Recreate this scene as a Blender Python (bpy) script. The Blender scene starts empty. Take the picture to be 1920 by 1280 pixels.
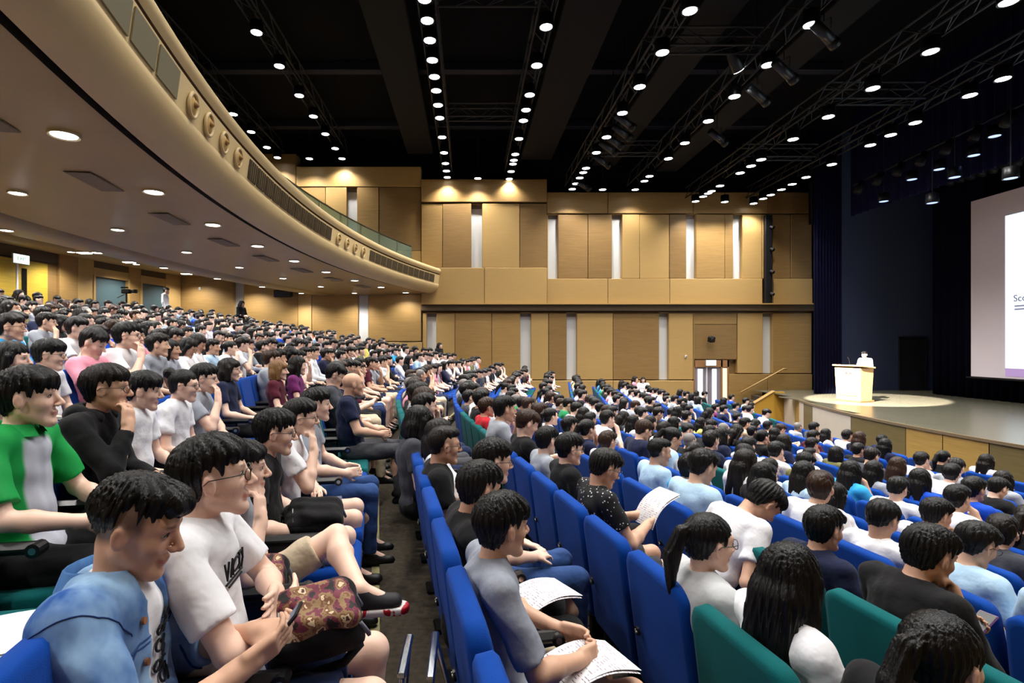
import bpy, math, random
import numpy as np

# ------------------------------------------------------------------ camera, world, exposure
CX, CY, FPX, CAMZ = 879.0, 648.0, 1000.0, 3.1
scn = bpy.context.scene
col = scn.collection
cam_data = bpy.data.cameras.new('camera')
cam_data.sensor_width = 36.0
cam_data.lens = 36.0 * FPX / 1920.0
cam_data.shift_x = (960.0 - CX) / 1920.0
cam_data.shift_y = (CY - 640.0) / 1920.0
cam_data.clip_start = 0.05
cam_data.clip_end = 200
cam = bpy.data.objects.new('camera', cam_data)
col.objects.link(cam)
cam.location = (0, 0, CAMZ)
cam.rotation_euler = (math.pi / 2, 0, 0)
scn.camera = cam
world = bpy.data.worlds.new('world'); scn.world = world
world.use_nodes = True
world.node_tree.nodes['Background'].inputs[0].default_value = (0.5, 0.55, 0.7, 1)
world.node_tree.nodes['Background'].inputs[1].default_value = 0.02
scn.view_settings.view_transform = 'Standard'
scn.view_settings.look = 'None'
scn.view_settings.gamma = 1.0
scn.view_settings.use_curve_mapping = False
scn.view_settings.exposure = 0.0
scn.cycles.use_denoising = True
scn.cycles.max_bounces = 5
scn.cycles.diffuse_bounces = 3
scn.cycles.glossy_bounces = 2
scn.cycles.transmission_bounces = 4
scn.cycles.transparent_max_bounces = 6
scn.cycles.sample_clamp_indirect = 4.0
scn.cycles.use_adaptive_sampling = True
scn.cycles.adaptive_threshold = .05
scn.cycles.caustics_reflective = False
scn.cycles.caustics_refractive = False
HALL_W, SOFFIT_W, SPOT_W, SCREEN_E = 500.0, 430.0, 120000.0, 1.5     # lamp powers

rnd = random.Random(11)

def PT(x, y, Y):
    """world point seen at photo pixel (x, y) at depth Y"""
    return np.array([(x - CX) * Y / FPX, Y, CAMZ + (CY - y) * Y / FPX])

# ------------------------------------------------------------------ hall geometry functions
def g(Y):                                   # plan shape of the seat rows
    if Y < 7: return -.17 * (Y - 1.5)
    if Y < 15: return -.935 - .17 * (Y - 7) + .02125 * (Y - 7) ** 2
    return -.935 + .17 * (Y - 15)
def gs(Y):
    return -.17 if Y < 7 else (.17 if Y > 15 else -.17 + .0425 * (Y - 7))
ROWS = list(range(-11, 11))
PITCH_X = .96
def rowx(i, Y): return .27 + PITCH_X * i + g(Y)
def fl(i):
    if i < 0: return 1.32 - .21 * i if i >= -1 else (1.53 - .19 * (i + 1) if i >= -3 else 1.91 - .16 * (i + 3))
    return max(0.0, 1.32 - .2 * i + .0068 * i * i)
Y_NEAR, Y_FAR = -1.7, 23.0
def lipx(Y): return -3.55 + (Y - 11) ** 2 / 60.0
def bal(Y, off):                            # plan point at an offset behind the balcony lip
    s = (Y - 11) / 30.0
    n = math.hypot(1, s)
    return lipx(Y) + off / n, Y - off * s / n
def backx(Y): return -14.0 + (Y - 11) ** 2 / 100.0

# ------------------------------------------------------------------ materials
MATS = {}
def new_mat(name):
    m = bpy.data.materials.new(name); m.use_nodes = True
    nt = m.node_tree
    return m, nt, nt.nodes['Principled BSDF']
def lin(c):
    return tuple(((v / 12.92) if v <= .04045 else ((v + .055) / 1.055) ** 2.4) for v in c)
def mat(name, rgb, rough=.6, spec=.4, metal=0., var=0., vscale=8., bump=0., bscale=200., sheen=0., stretch=None, objvar=0.):
    """rgb in sRGB 0..1. var: soft noise variation of the colour, bump: fine relief, objvar: variation between objects"""
    if name in MATS: return MATS[name]
    m, nt, b = new_mat(name)
    c = lin(rgb) + (1,)
    b.inputs['Base Color'].default_value = c
    b.inputs['Roughness'].default_value = rough
    b.inputs['Specular IOR Level'].default_value = spec
    b.inputs['Metallic'].default_value = metal
    if sheen: b.inputs['Sheen Weight'].default_value = sheen
    N, L = nt.nodes, nt.links
    if var or bump or objvar:
        tc = N.new('ShaderNodeTexCoord'); vec = tc.outputs['Object']
        if stretch:
            mp = N.new('ShaderNodeMapping'); mp.inputs['Scale'].default_value = stretch
            L.new(vec, mp.inputs[0]); vec = mp.outputs[0]
    cur = None
    if var:
        n = N.new('ShaderNodeTexNoise'); n.inputs['Scale'].default_value = vscale; n.inputs['Detail'].default_value = 4
        L.new(vec, n.inputs['Vector'])
        r = N.new('ShaderNodeMapRange'); r.inputs[1].default_value = .25; r.inputs[2].default_value = .75
        r.inputs[3].default_value = 1 - var; r.inputs[4].default_value = 1 + var
        L.new(n.outputs['Fac'], r.inputs[0]); cur = r.outputs[0]
    if objvar:
        oi = N.new('ShaderNodeObjectInfo')
        r2 = N.new('ShaderNodeMapRange'); r2.inputs[3].default_value = 1 - objvar; r2.inputs[4].default_value = 1 + objvar
        L.new(oi.outputs['Random'], r2.inputs[0])
        if cur is None: cur = r2.outputs[0]
        else:
            mu = N.new('ShaderNodeMath'); mu.operation = 'MULTIPLY'
            L.new(cur, mu.inputs[0]); L.new(r2.outputs[0], mu.inputs[1]); cur = mu.outputs[0]
    if cur is not None:
        vm = N.new('ShaderNodeVectorMath'); vm.operation = 'SCALE'
        vm.inputs[0].default_value = c[:3]
        L.new(cur, vm.inputs['Scale']); L.new(vm.outputs[0], b.inputs['Base Color'])
    if bump:
        n2 = N.new('ShaderNodeTexNoise'); n2.inputs['Scale'].default_value = bscale; n2.inputs['Detail'].default_value = 2
        L.new(vec, n2.inputs['Vector'])
        bp = N.new('ShaderNodeBump'); bp.inputs['Strength'].default_value = bump; bp.inputs['Distance'].default_value = .01
        L.new(n2.outputs['Fac'], bp.inputs['Height']); L.new(bp.outputs[0], b.inputs['Normal'])
    MATS[name] = m
    return m
def emit(name, rgb, strength):
    if name in MATS: return MATS[name]
    m, nt, b = new_mat(name)
    b.inputs['Base Color'].default_value = (0, 0, 0, 1)
    b.inputs['Emission Color'].default_value = lin(rgb) + (1,)
    b.inputs['Emission Strength'].default_value = strength
    MATS[name] = m
    return m
def mix_mat(name, rgb1, rgb2, build, rough=.7, bump=0.):
    """two colours mixed by a factor built by build(nodes, links, object_coord_socket)"""
    if name in MATS: return MATS[name]
    m, nt, b = new_mat(name); N, L = nt.nodes, nt.links
    tc = N.new('ShaderNodeTexCoord')
    f = build(N, L, tc.outputs['Object'])
    mx = N.new('ShaderNodeMix'); mx.data_type = 'RGBA'
    mx.inputs[6].default_value = lin(rgb1) + (1,); mx.inputs[7].default_value = lin(rgb2) + (1,)
    L.new(f, mx.inputs[0]); L.new(mx.outputs[2], b.inputs['Base Color'])
    b.inputs['Roughness'].default_value = rough
    b.inputs['Specular IOR Level'].default_value = .3
    MATS[name] = m
    return m
def n_noise(N, L, v, scale, lo, hi, detail=3, stretch=None):
    if stretch:
        mp = N.new('ShaderNodeMapping'); mp.inputs['Scale'].default_value = stretch
        L.new(v, mp.inputs[0]); v = mp.outputs[0]
    n = N.new('ShaderNodeTexNoise'); n.inputs['Scale'].default_value = scale; n.inputs['Detail'].default_value = detail
    L.new(v, n.inputs['Vector'])
    r = N.new('ShaderNodeMapRange'); r.inputs[1].default_value = lo; r.inputs[2].default_value = hi
    L.new(n.outputs['Fac'], r.inputs[0])
    return r.outputs[0]
def n_stripe(N, L, v, axis, freq, lo, hi):
    s = N.new('ShaderNodeSeparateXYZ'); L.new(v, s.inputs[0])
    m = N.new('ShaderNodeMath'); m.operation = 'MULTIPLY'; m.inputs[1].default_value = freq
    L.new(s.outputs[axis], m.inputs[0])
    f = N.new('ShaderNodeMath'); f.operation = 'FRACT'; L.new(m.outputs[0], f.inputs[0])
    r = N.new('ShaderNodeMapRange'); r.inputs[1].default_value = lo; r.inputs[2].default_value = hi
    L.new(f.outputs[0], r.inputs[0])
    return r.outputs[0]

def wood(name, rgb, stretch=(.6, .6, 14), var=.16, rough=.45):
    return mat(name, rgb, rough=rough, spec=.35, var=var, vscale=3.0, stretch=stretch, objvar=.05)
W_LIGHT = wood('wood_light', (.64, .52, .32), var=.05)
W_MID = wood('wood_mid', (.57, .45, .265))
W_DARK = wood('wood_dark', (.49, .38, .225))
W_LEDGE = mat('wood_ledge', (.29, .23, .15), rough=.6)
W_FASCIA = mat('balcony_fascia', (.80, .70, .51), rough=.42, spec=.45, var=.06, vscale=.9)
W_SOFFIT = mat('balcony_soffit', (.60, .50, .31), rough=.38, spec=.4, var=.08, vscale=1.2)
BLACK = mat('black_paint', (.035, .037, .045), rough=.6, spec=.25)
CEIL = mat('ceiling_black', (.030, .034, .048), rough=.9, spec=.1)
CARPET = mat('carpet', (.34, .31, .27), rough=.95, spec=.1, var=.35, vscale=22, bump=.4, bscale=300)
WHITE_SLIT = mat('slit_white', (.78, .78, .77), rough=.6)
SEAT_BLUE = mat('seat_blue', (.0, .225, .55), rough=.85, spec=.12, sheen=.04, bump=.25, bscale=420, var=.05, vscale=6)
SEAT_GREEN = mat('seat_green', (.005, .33, .34), rough=.85, spec=.12, sheen=.04, bump=.25, bscale=420, var=.05, vscale=6)
PLASTIC = mat('black_plastic', (.05, .05, .06), rough=.35, spec=.5)
CHROME = mat('chrome', (.78, .80, .82), rough=.22, metal=1.)
STEEL = mat('dark_steel', (.16, .17, .19), rough=.5, metal=.6)
CURTAIN = mat('navy_curtain', (.055, .06, .17), rough=.9, spec=.08, var=.1, vscale=2)

# ------------------------------------------------------------------ mesh helpers
def eye3(): return np.eye(3)
def rotz(a):
    c, s = math.cos(a), math.sin(a); return np.array([[c, -s, 0], [s, c, 0], [0, 0, 1.]])
def roty(a):
    c, s = math.cos(a), math.sin(a); return np.array([[c, 0, s], [0, 1, 0], [-s, 0, c]])
def rotx(a):
    c, s = math.cos(a), math.sin(a); return np.array([[1, 0, 0], [0, c, -s], [0, s, c]])
def nrm(v):
    v = np.asarray(v, float); return v / max(1e-9, np.linalg.norm(v))
def frame(d, up=(0, 0, 1)):                  # columns: side, up-ish, d
    d = nrm(d); up = np.asarray(up, float)
    if abs(np.dot(d, up)) > .97: up = np.array([1., 0, 0])
    s = nrm(np.cross(up, d)); u = np.cross(d, s)
    return np.stack([s, u, d], 1)

class MB:
    def __init__(self): self.v = []; self.f = []; self.mi = []; self.cur = 0
    def add(self, vs, fs):
        o = len(self.v)
        self.v.extend([tuple(map(float, p)) for p in vs])
        self.f.extend([tuple(o + k for k in f) for f in fs]); self.mi.extend([self.cur] * len(fs))
        return self
    def box(self, c, s, R=None, ch=0.):
        c = np.asarray(c, float); h = np.asarray(s, float) / 2
        if ch <= 0:
            vs = [np.array([x, y, z]) * h for x in (-1, 1) for y in (-1, 1) for z in (-1, 1)]
            fs = [(0, 1, 3, 2), (4, 6, 7, 5), (0, 4, 5, 1), (2, 3, 7, 6), (0, 2, 6, 4), (1, 5, 7, 3)]
        else:
            ch = min(ch, h.min() * .9)
            vs, idx = [], {}
            for x in (-1, 1):
                for y in (-1, 1):
                    for z in (-1, 1):
                        for a in range(3):
                            p = np.array([x, y, z]) * (h - ch); p[a] = (x, y, z)[a] * h[a]
                            idx[(x, y, z, a)] = len(vs); vs.append(p)
            fs = []
            for a in range(3):
                b, d = (a + 1) % 3, (a + 2) % 3
                for s_ in (-1, 1):
                    q = []
                    for sb, sd in ((-1, -1), (1, -1), (1, 1), (-1, 1)):
                        k = [0, 0, 0]; k[a] = s_; k[b] = sb; k[d] = sd; q.append(idx[(k[0], k[1], k[2], a)])
                    fs.append(tuple(q if s_ > 0 else q[::-1]))
                for sb in (-1, 1):
                    for sd in (-1, 1):
                        q = []
                        for s_, ax in ((-1, b), (1, b), (1, d), (-1, d)):
                            k = [0, 0, 0]; k[a] = s_; k[b] = sb; k[d] = sd; q.append(idx[(k[0], k[1], k[2], ax)])
                        fs.append(tuple(q if sb * sd < 0 else q[::-1]))
            for x in (-1, 1):
                for y in (-1, 1):
                    for z in (-1, 1):
                        q = [idx[(x, y, z, a)] for a in range(3)]
                        fs.append(tuple(q if x * y * z > 0 else q[::-1]))
        if R is not None: vs = [np.asarray(R) @ p for p in vs]
        return self.add([p + c for p in vs], fs)
    def cyl(self, p0, p1, r0, r1=None, n=12, caps=True):
        p0 = np.asarray(p0, float); p1 = np.asarray(p1, float); r1 = r0 if r1 is None else r1
        F = frame(p1 - p0); vs = []
        for p, r in ((p0, r0), (p1, r1)):
            for k in range(n):
                a = 2 * math.pi * k / n; vs.append(p + r * (math.cos(a) * F[:, 0] + math.sin(a) * F[:, 1]))
        fs = [(k, (k + 1) % n, n + (k + 1) % n, n + k) for k in range(n)]
        if caps: fs += [tuple(range(n))[::-1], tuple(range(n, 2 * n))]
        return self.add(vs, fs)
    def tube(self, pts, r, n=8, closed=False):
        pts = [np.asarray(p, float) for p in pts]; m = len(pts); vs = []
        rr = r if hasattr(r, '__len__') else [r] * m
        ref = None
        for k, p in enumerate(pts):
            a = pts[k - 1] if (k > 0 or closed) else p; b = pts[(k + 1) % m] if (k < m - 1 or closed) else p
            d = nrm(b - a)
            if ref is None: F = frame(d); ref = F[:, 0]
            s = nrm(ref - np.dot(ref, d) * d); u = np.cross(d, s); ref = s
            for q in range(n):
                t = 2 * math.pi * q / n; vs.append(p + rr[k] * (math.cos(t) * s + math.sin(t) * u))
        fs = []
        for k in range(m if closed else m - 1):
            k2 = (k + 1) % m
            for q in range(n):
                q2 = (q + 1) % n; fs.append((k * n + q, k * n + q2, k2 * n + q2, k2 * n + q))
        if not closed: fs += [tuple(range(n))[::-1], tuple(range((m - 1) * n, m * n))]
        return self.add(vs, fs)
    def ball(self, c, r, R=None, nu=12, nv=8):
        c = np.asarray(c, float); r = np.ones(3) * np.asarray(r, float); vs = []
        for j in range(nv + 1):
            t = math.pi * j / nv
            for i in range(nu):
                a = 2 * math.pi * i / nu
                p = np.array([math.sin(t) * math.cos(a), math.sin(t) * math.sin(a), math.cos(t)]) * r
                vs.append(c + (R @ p if R is not None else p))
        fs = []
        for j in range(nv):
            for i in range(nu):
                i2 = (i + 1) % nu; fs.append((j * nu + i, (j + 1) * nu + i, (j + 1) * nu + i2, j * nu + i2))
        return self.add(vs, fs)
    def grid(self, P, flip=False):            # P: 2D list of points
        m, n = len(P), len(P[0]); vs = [p for r in P for p in r]; fs = []
        for i in range(m - 1):
            for j in range(n - 1):
                q = (i * n + j, (i + 1) * n + j, (i + 1) * n + j + 1, i * n + j + 1)
                fs.append(q[::-1] if flip else q)
        return self.add(vs, fs)
    def slab(self, A, B):                     # closed strip: A, B lists of matching outline points (front, back)
        n = len(A); fs = [tuple(range(n)), tuple(range(n, 2 * n))[::-1]]
        fs += [(k, n + k, n + (k + 1) % n, (k + 1) % n) for k in range(n)]
        return self.add(list(A) + list(B), fs)
    def mesh(self, name, mats, smooth=False):
        me = bpy.data.meshes.new(name); me.from_pydata(self.v, [], self.f)
        for m in (mats if isinstance(mats, (list, tuple)) else [mats]): me.materials.append(m)
        if any(self.mi): me.polygons.foreach_set('material_index', self.mi)
        if smooth: me.polygons.foreach_set('use_smooth', [True] * len(me.polygons))
        me.update(); return me
    def build(self, name, mats, parent=None, smooth=False, loc=None, rot=None):
        return link(name, self.mesh(name, mats, smooth), parent, loc, rot)
def link(name, me, parent=None, loc=None, rot=None):
    o = bpy.data.objects.new(name, me); col.objects.link(o)
    if parent is not None: o.parent = parent
    if loc is not None: o.location = [float(v) for v in loc]
    if rot is not None: o.rotation_euler = rot
    return o
def tag(o, label=None, cat=None, group=None, kind=None):
    if label: o['label'] = label
    if cat: o['category'] = cat
    if group: o['group'] = group
    if kind: o['kind'] = kind
    return o
def thing(name, label, cat, loc=(0, 0, 0), rz=0., group=None, kind=None):
    o = bpy.data.objects.new(name, None); col.objects.link(o); o.empty_display_size = .2
    o.location = [float(v) for v in loc]; o.rotation_euler = (0, 0, rz)
    return tag(o, label, cat, group, kind)
ONES = ['', 'first', 'second', 'third', 'fourth', 'fifth', 'sixth', 'seventh', 'eighth', 'ninth', 'tenth', 'eleventh', 'twelfth',
        'thirteenth', 'fourteenth', 'fifteenth', 'sixteenth', 'seventeenth', 'eighteenth', 'nineteenth']
def nth(n):
    if n < 20: return ONES[n]
    t = {2: 'twent', 3: 'thirt', 4: 'fort', 5: 'fift'}[n // 10]
    return t + ('ieth' if n % 10 == 0 else 'y-' + ONES[n % 10])
# ================================================================== THE SETTING
YS = [Y_NEAR + (Y_FAR - Y_NEAR) * k / 48 for k in range(49)]
# floor: stepped tiers following the rows, flat front, cross aisle at the back
mb = MB()
HB = .5
tier = []
for i in ROWS[::-1]:
    zf = fl(i)
    front = HB if i != ROWS[-1] else None
    A, B, C = [], [], []
    for Y in YS:
        xf = rowx(i, Y) + (PITCH_X - HB - .02) if i != ROWS[-1] else 15.2
        xb = rowx(i, Y) - HB - .02 if i != ROWS[0] else backx(Y) - .05
        A.append((xf, Y, zf)); B.append((xb, Y, zf)); C.append((xb, Y, fl(i - 1) if i != ROWS[0] else zf))
    mb.grid([A, B, C], flip=True)
floor = mb.build('floor', CARPET); tag(floor, 'dark patterned carpet on stepped auditorium floor', 'floor', kind='structure')
for i in ROWS[1:]:
    m2 = MB(); P = [[], [], []]
    for Y in YS[1:-1]:
        xb = rowx(i, Y) - HB - .02
        P[0].append((xb + .004, Y, fl(i - 1) - .03)); P[1].append((xb + .004, Y, fl(i - 1) + .006)); P[2].append((xb - .05, Y, fl(i - 1) + .006))
    m2.grid(P)
    m2.build('step_nosing', mat('nosing', (.56, .53, .37), rough=.8), floor)

# far wall ---------------------------------------------------------------
YW = Y_FAR
def wx(x): return (x - CX) * YW / FPX
def wz(y): return CAMZ + (CY - y) * YW / FPX
wm = MB()
for xa_, xb_, yt in ((-200, 555, 288), (555, 790, 312), (790, 1025, 337), (1025, 1530, 360)):
    wm.box(((wx(xa_) + wx(xb_)) / 2, YW + .45, wz(yt) / 2), (wx(xb_) - wx(xa_), .3, wz(yt)))
wall = wm.build('wall_far', W_DARK)
tag(MB().box((2, YW + .75, 6.4), (36, .2, 12.8)).build('wall_upper', CEIL), 'black upper wall above the wood panelling', 'wall', kind='structure')
tag(wall, 'far side wall clad in pale wood panels with white slits', 'wall', kind='structure')
def panel(x0, x1, y0, y1, m, d=.12, gap=.4):
    """a wall panel given by its edges in photo pixels on the wall plane; d = how proud it stands"""
    a, b = wx(x0 + gap), wx(x1 - gap); t, u = wz(y0 + gap), wz(y1 - gap)
    return MB().box(((a + b) / 2, YW + .3 - d / 2, (t + u) / 2), (b - a, d, t - u), ch=.012).build('panel', m, wall)
def slit(x0, x1, y0, y1):
    s = MB().box((wx((x0 + x1) / 2), YW + .27, wz((y0 + y1) / 2)), (wx(x1) - wx(x0), .02, wz(y0) - wz(y1))).build('slit_lining', WHITE_SLIT, wall)
    f = MB()
    for xx in (x0 - .35, x1 + .35): f.box((wx(xx), YW + .18, wz((y0 + y1) / 2)), (.016, .2, wz(y0) - wz(y1)))
    f.box((wx((x0 + x1) / 2), YW + .18, wz(y0 - .4)), (wx(x1 - x0 + CX), .2, .02))
    f.build('slit_frame', W_LIGHT, wall)
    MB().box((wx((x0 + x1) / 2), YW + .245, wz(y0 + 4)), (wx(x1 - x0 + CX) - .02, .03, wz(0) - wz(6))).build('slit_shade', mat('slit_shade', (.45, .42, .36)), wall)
def zone(edges, slits, y0, y1, d, mats):
    """a run of panels between x edges; slit pairs stay open recesses"""
    xs = sorted(edges + [v for s in slits for v in s])
    for k in range(len(xs) - 1):
        a, b = xs[k], xs[k + 1]
        if any(abs(a - s[0]) < .1 and abs(b - s[1]) < .1 for s in slits): slit(a, b, y0, y1); continue
        panel(a, b, y0, y1, mats[k % len(mats)], d + (.02 if k % 2 else 0))
LMD = [W_MID, W_LIGHT, W_DARK, W_LIGHT, W_MID]
# upper storey
panel(300, 555, 288, 352, W_MID, .3); panel(300, 555, 352, 494, W_MID, .26)
panel(555, 790, 312, 350, W_LIGHT, .30)
zone([555, 610, 710, 790], [(650, 669)], 350, 470, .26, [W_MID, W_LIGHT, W_LIGHT, W_MID, W_DARK])
panel(555, 790, 470, 494, W_LIGHT, .30)
panel(790, 1025, 337, 380, W_MID, .42)
zone([790, 830, 974, 1025], [(884, 904)], 382, 502, .36, [W_MID, W_DARK, W_MID, W_LIGHT, W_DARK])
panel(790, 908, 502, 570, W_LIGHT, .42); panel(908, 1025, 502, 570, W_LIGHT, .42)
panel(1025, 1140, 360, 400, W_MID, .30); panel(1140, 1300, 360, 400, W_MID, .30); panel(1300, 1440, 360, 400, W_MID, .30); panel(1440, 1524, 360, 400, W_DARK, .30)
zone([1025, 1103, 1200, 1256, 1360, 1430, 1450, 1484, 1524], [(1028, 1047), (1148, 1167), (1288, 1306), (1376, 1393)], 401, 522, .24,
     [W_LIGHT, W_MID, W_DARK, W_DARK, W_MID, W_LIGHT, W_LIGHT, W_DARK, W_DARK, W_MID, W_MID, W_LIGHT])
for a, b in ((1025, 1140), (1140, 1256), (1256, 1430), (1450, 1524)): panel(a, b, 522, 570, W_LIGHT, .30)
# dark ledge between the storeys
MB().box(((wx(790) + wx(1525)) / 2, YW + .1, (wz(571) + wz(583)) / 2), (wx(1525) - wx(790), .4, wz(571) - wz(583)), ch=.02).build('ledge', W_LEDGE, wall)
MB().box(((wx(790) + wx(1525)) / 2, YW - .06, wz(570)), (wx(1525) - wx(790), .3, .05)).build('ledge_cap', W_LIGHT, wall)
# lower storey under the ledge
zone([792, 853, 922, 1029, 1150, 1301, 1303], [(800, 818), (976, 996), (1063, 1082), (1237, 1255)], 586, 712, .24,
     [W_LIGHT, W_LIGHT, W_LIGHT, W_MID, W_MID, W_LIGHT, W_LIGHT, W_DARK, W_LIGHT, W_LIGHT, W_DARK, W_DARK, W_LIGHT])
zone([1384, 1524], [(1432, 1450)], 586, 700, .24, [W_LIGHT, W_LIGHT, W_MID])
panel(1303, 1384, 586, 608, W_MID, .2); panel(1303, 1384, 608, 674, W_DARK, .2)
for a, b in ((792, 908), (908, 1029), (1029, 1150), (1150, 1301)): panel(a, b, 713, 785, W_LIGHT, .28)
panel(1368, 1440, 701, 785, W_MID, .28); panel(1440, 1524, 701, 785, W_MID, .28)
# lower storey under the balcony
zone([330, 558, 584, 690.5, 790], [(437, 456), (671, 690)], 496, 640, .26, [W_MID, W_LIGHT, W_MID, W_LIGHT, W_MID, W_LIGHT, W_LIGHT])
for a, b in ((330, 558), (558, 670), (670, 792)): panel(a, b, 641, 785, W_LIGHT, .28)

# door with bright glass strips at the front end of the far wall
door = thing('door_1', 'wooden double door with bright glazed strips in the far wall', 'door', (wx(1335), YW + .2, 0), kind='structure')
def dbox(x0, x1, y0, y1, dy, th, name, m, par):
    return MB().box((wx((x0 + x1) / 2) - wx(1335), dy, wz((y0 + y1) / 2)), (wx(x1) - wx(x0), th, wz(y0) - wz(y1)), ch=.01).build(name, m, par)
W_DOOR = wood('wood_door', (.56, .40, .26))
GLOW = emit('daylight_glass', (.90, .95, 1.0), 3.2)
l1 = dbox(1305, 1329, 688, 783, -.02, .06, 'door_leaf', mat('door_grey', (.50, .47, .50), rough=.5), door)
l2 = dbox(1330, 1354, 688, 783, -.02, .06, 'door_leaf', mat('door_grey', (.5, .47, .5)), door)
dbox(1311, 1320, 692, 770, -.06, .03, 'glass_pane', GLOW, l1); dbox(1338, 1346, 692, 770, -.06, .03, 'glass_pane', GLOW, l2)
dbox(1326.5, 1329.5, 687, 783, -.06, .03, 'meeting_strip', mat('white_trim', (.85, .85, .9)), door)
dbox(1357, 1366, 690, 783, -.05, .05, 'side_light', emit('daylight_warm', (1., .93, .8), 1.3), door)
fr = MB()
for a, b, c_, d_ in ((1302, 1305, 675, 783), (1354, 1357, 675, 783), (1366, 1369, 675, 783), (1302, 1369, 675, 688)):
    fr.box((wx((a + b) / 2) - wx(1335), -.03, wz((c_ + d_) / 2)), (wx(b) - wx(a), .14, wz(c_) - wz(d_)))
fr.build('door_frame', W_DOOR, door)
def text_mesh(s, size, m, name, parent, loc, rot, extrude=.002):
    cu = bpy.data.curves.new(name, 'FONT'); cu.body = s; cu.size = size; cu.align_x = 'CENTER'; cu.align_y = 'CENTER'; cu.extrude = extrude
    tmp = bpy.data.objects.new(name, cu); col.objects.link(tmp)
    dg = bpy.context.evaluated_depsgraph_get()
    me = bpy.data.meshes.new_from_object(tmp.evaluated_get(dg)); bpy.data.objects.remove(tmp)
    me.materials.clear(); me.materials.append(m)
    return link(name, me, parent, loc, rot)
SIGN = emit('sign_white', (.92, 1., .97), 2.0); SIGN_G = emit('sign_green', (.05, .55, .30), .8)
def exit_sign(label, loc, rz, w=.42, h=.22):
    s = thing('exit_sign', label, 'sign', loc, rz)
    MB().box((0, 0, 0), (w + .03, .05, h + .03), ch=.008).build('housing', mat('sign_housing', (.6, .62, .62)), s)
    MB().box((0, -.03, 0), (w, .01, h)).build('lit_face', SIGN, s)
    text_mesh('EXIT', h * .55, SIGN_G, 'lettering', s, (0, -.037, 0), (math.pi / 2, 0, 0))
    for dx in (-w * .35, w * .35): MB().cyl((dx, 0, h / 2), (dx, 0, h / 2 + .1), .006, n=6).build('hanger', STEEL, s)
exit_sign('lit exit sign above the bright door beside the stage', (wx(1331), YW - .1, wz(680)), 0)

# handrail and parapet of the little stage stair against the far wall
hr = thing('handrail', 'slim wooden handrail rising along the far wall to the stage', 'handrail', (wx(1384), YW - .2, 0))
p = [(0, 0, wz(735)), (wx(1464) - wx(1384), 0, wz(691)), (wx(1470) - wx(1384), 0, wz(691))]
MB().tube(p, .035, 8).build('rail', W_LIGHT, hr, True)
for t in (.1, .5, .9):
    q = np.array(p[0]) * (1 - t) + np.array(p[1]) * t
    MB().tube([q, q + (0, .1, -.04), q + (0, .16, -.04)], .012, 6).build('bracket', STEEL, hr, True)

# near wall behind the camera, back wall, ceiling
tag(MB().box((2, Y_NEAR - .15, 6.4), (36, .3, 12.8)).build('wall_near', W_MID), 'pale wood side wall behind the photographer', 'wall', kind='structure')
bw = thing('wall_back', 'curved back wall of pale wood with dark openings under the balcony', 'wall', kind='structure')
bys = [Y_NEAR] + [1.0 * k for k in range(0, 24)]
def bw_strip(Ya, Yb, z0, z1, d, m, name='panel', n=6):
    A, B = [], []
    ys = [Ya + (Yb - Ya) * k / n for k in range(n + 1)]
    mbs = MB()
    P = [[(backx(Y), Y, z0) for Y in ys], [(backx(Y) + d, Y, z0) for Y in ys], [(backx(Y) + d, Y, z1) for Y in ys], [(backx(Y), Y, z1) for Y in ys]]
    mbs.grid(P)
    for Y, fl_ in ((Ya, False), (Yb, True)):
        q = [(backx(Y), Y, z0), (backx(Y) + d, Y, z0), (backx(Y) + d, Y, z1), (backx(Y), Y, z1)]
        mbs.add(q, [(0, 1, 2, 3) if fl_ else (3, 2, 1, 0)])
    return mbs.build(name, m, bw)
ZB = fl(ROWS[0])
bw_strip(Y_NEAR, Y_FAR + .3, ZB - 1, 13, .02, W_DARK, 'backing', 24)
ZT = CAMZ + 2.72
edges = [(Y_NEAR, 2.0), (2.0, 4.4), (4.4, 6.8), (6.8, 9.2), (9.2, 11.6), (11.6, 14.0), (14.0, 15.0), (17.5, 18.2), (18.2, 18.85), (20.35, 20.95), (22.2, 23.0)]
for k, (a, b) in enumerate(edges): bw_strip(a + .01, b - .01, ZB, ZT + .5, .14, [W_LIGHT, W_MID][k % 2])
for (a, b) in ((18.85, 20.35), (20.95, 22.2)):
    bw_strip(a, b, ZB, ZT - .25, .05, mat('opening_grey', (.26, .34, .36), rough=.5), 'dark_opening')
    bw_strip(a, b, ZT - .25, ZT + .05, .14, W_LIGHT)
    bw_strip(a, b, ZT + .05, ZT + .5, .10, W_LEDGE, 'transom')
    for e in (a, b): bw_strip(e - .04, e + .04, ZB, ZT - .2, .17, W_LIGHT, 'jamb', 1)
# double door in the back wall
d2 = thing('door_2', 'yellow wood double door with narrow panes in the back wall', 'door', (0, 0, 0), kind='structure')
def d2s(a, b, z0, z1, d, m, name, par=None):
    o = bw_strip(a, b, z0, z1, d, m, name, 2); o.parent = par or d2; return o
bw_strip(15.0, 17.5, ZT - .05, ZT + .5, .10, W_LEDGE, 'transom')
for a, b in ((15.1, 16.1), (16.15, 17.15)):
    lf = d2s(a, b, ZB, ZT - .1, .08, wood('wood_leaf', (.74, .62, .22)), 'door_leaf')
    d2s(a + .12, a + .28, ZB + .9, ZT - .35, .095, mat('dark_pane', (.10, .10, .09), rough=.1, spec=.6), 'glass_pane', lf)
    d2s(a + .06, a + .40, ZB + .95, ZB + 1.03, .14, CHROME, 'push_bar', lf)
d2s(16.1, 16.15, ZB, ZT - .1, .1, mat('white_trim', (.85, .85, .9)), 'meeting_strip')
d2s(17.15, 17.5, ZB, ZT - .1, .05, W_DARK, 'side_panel')
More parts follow.
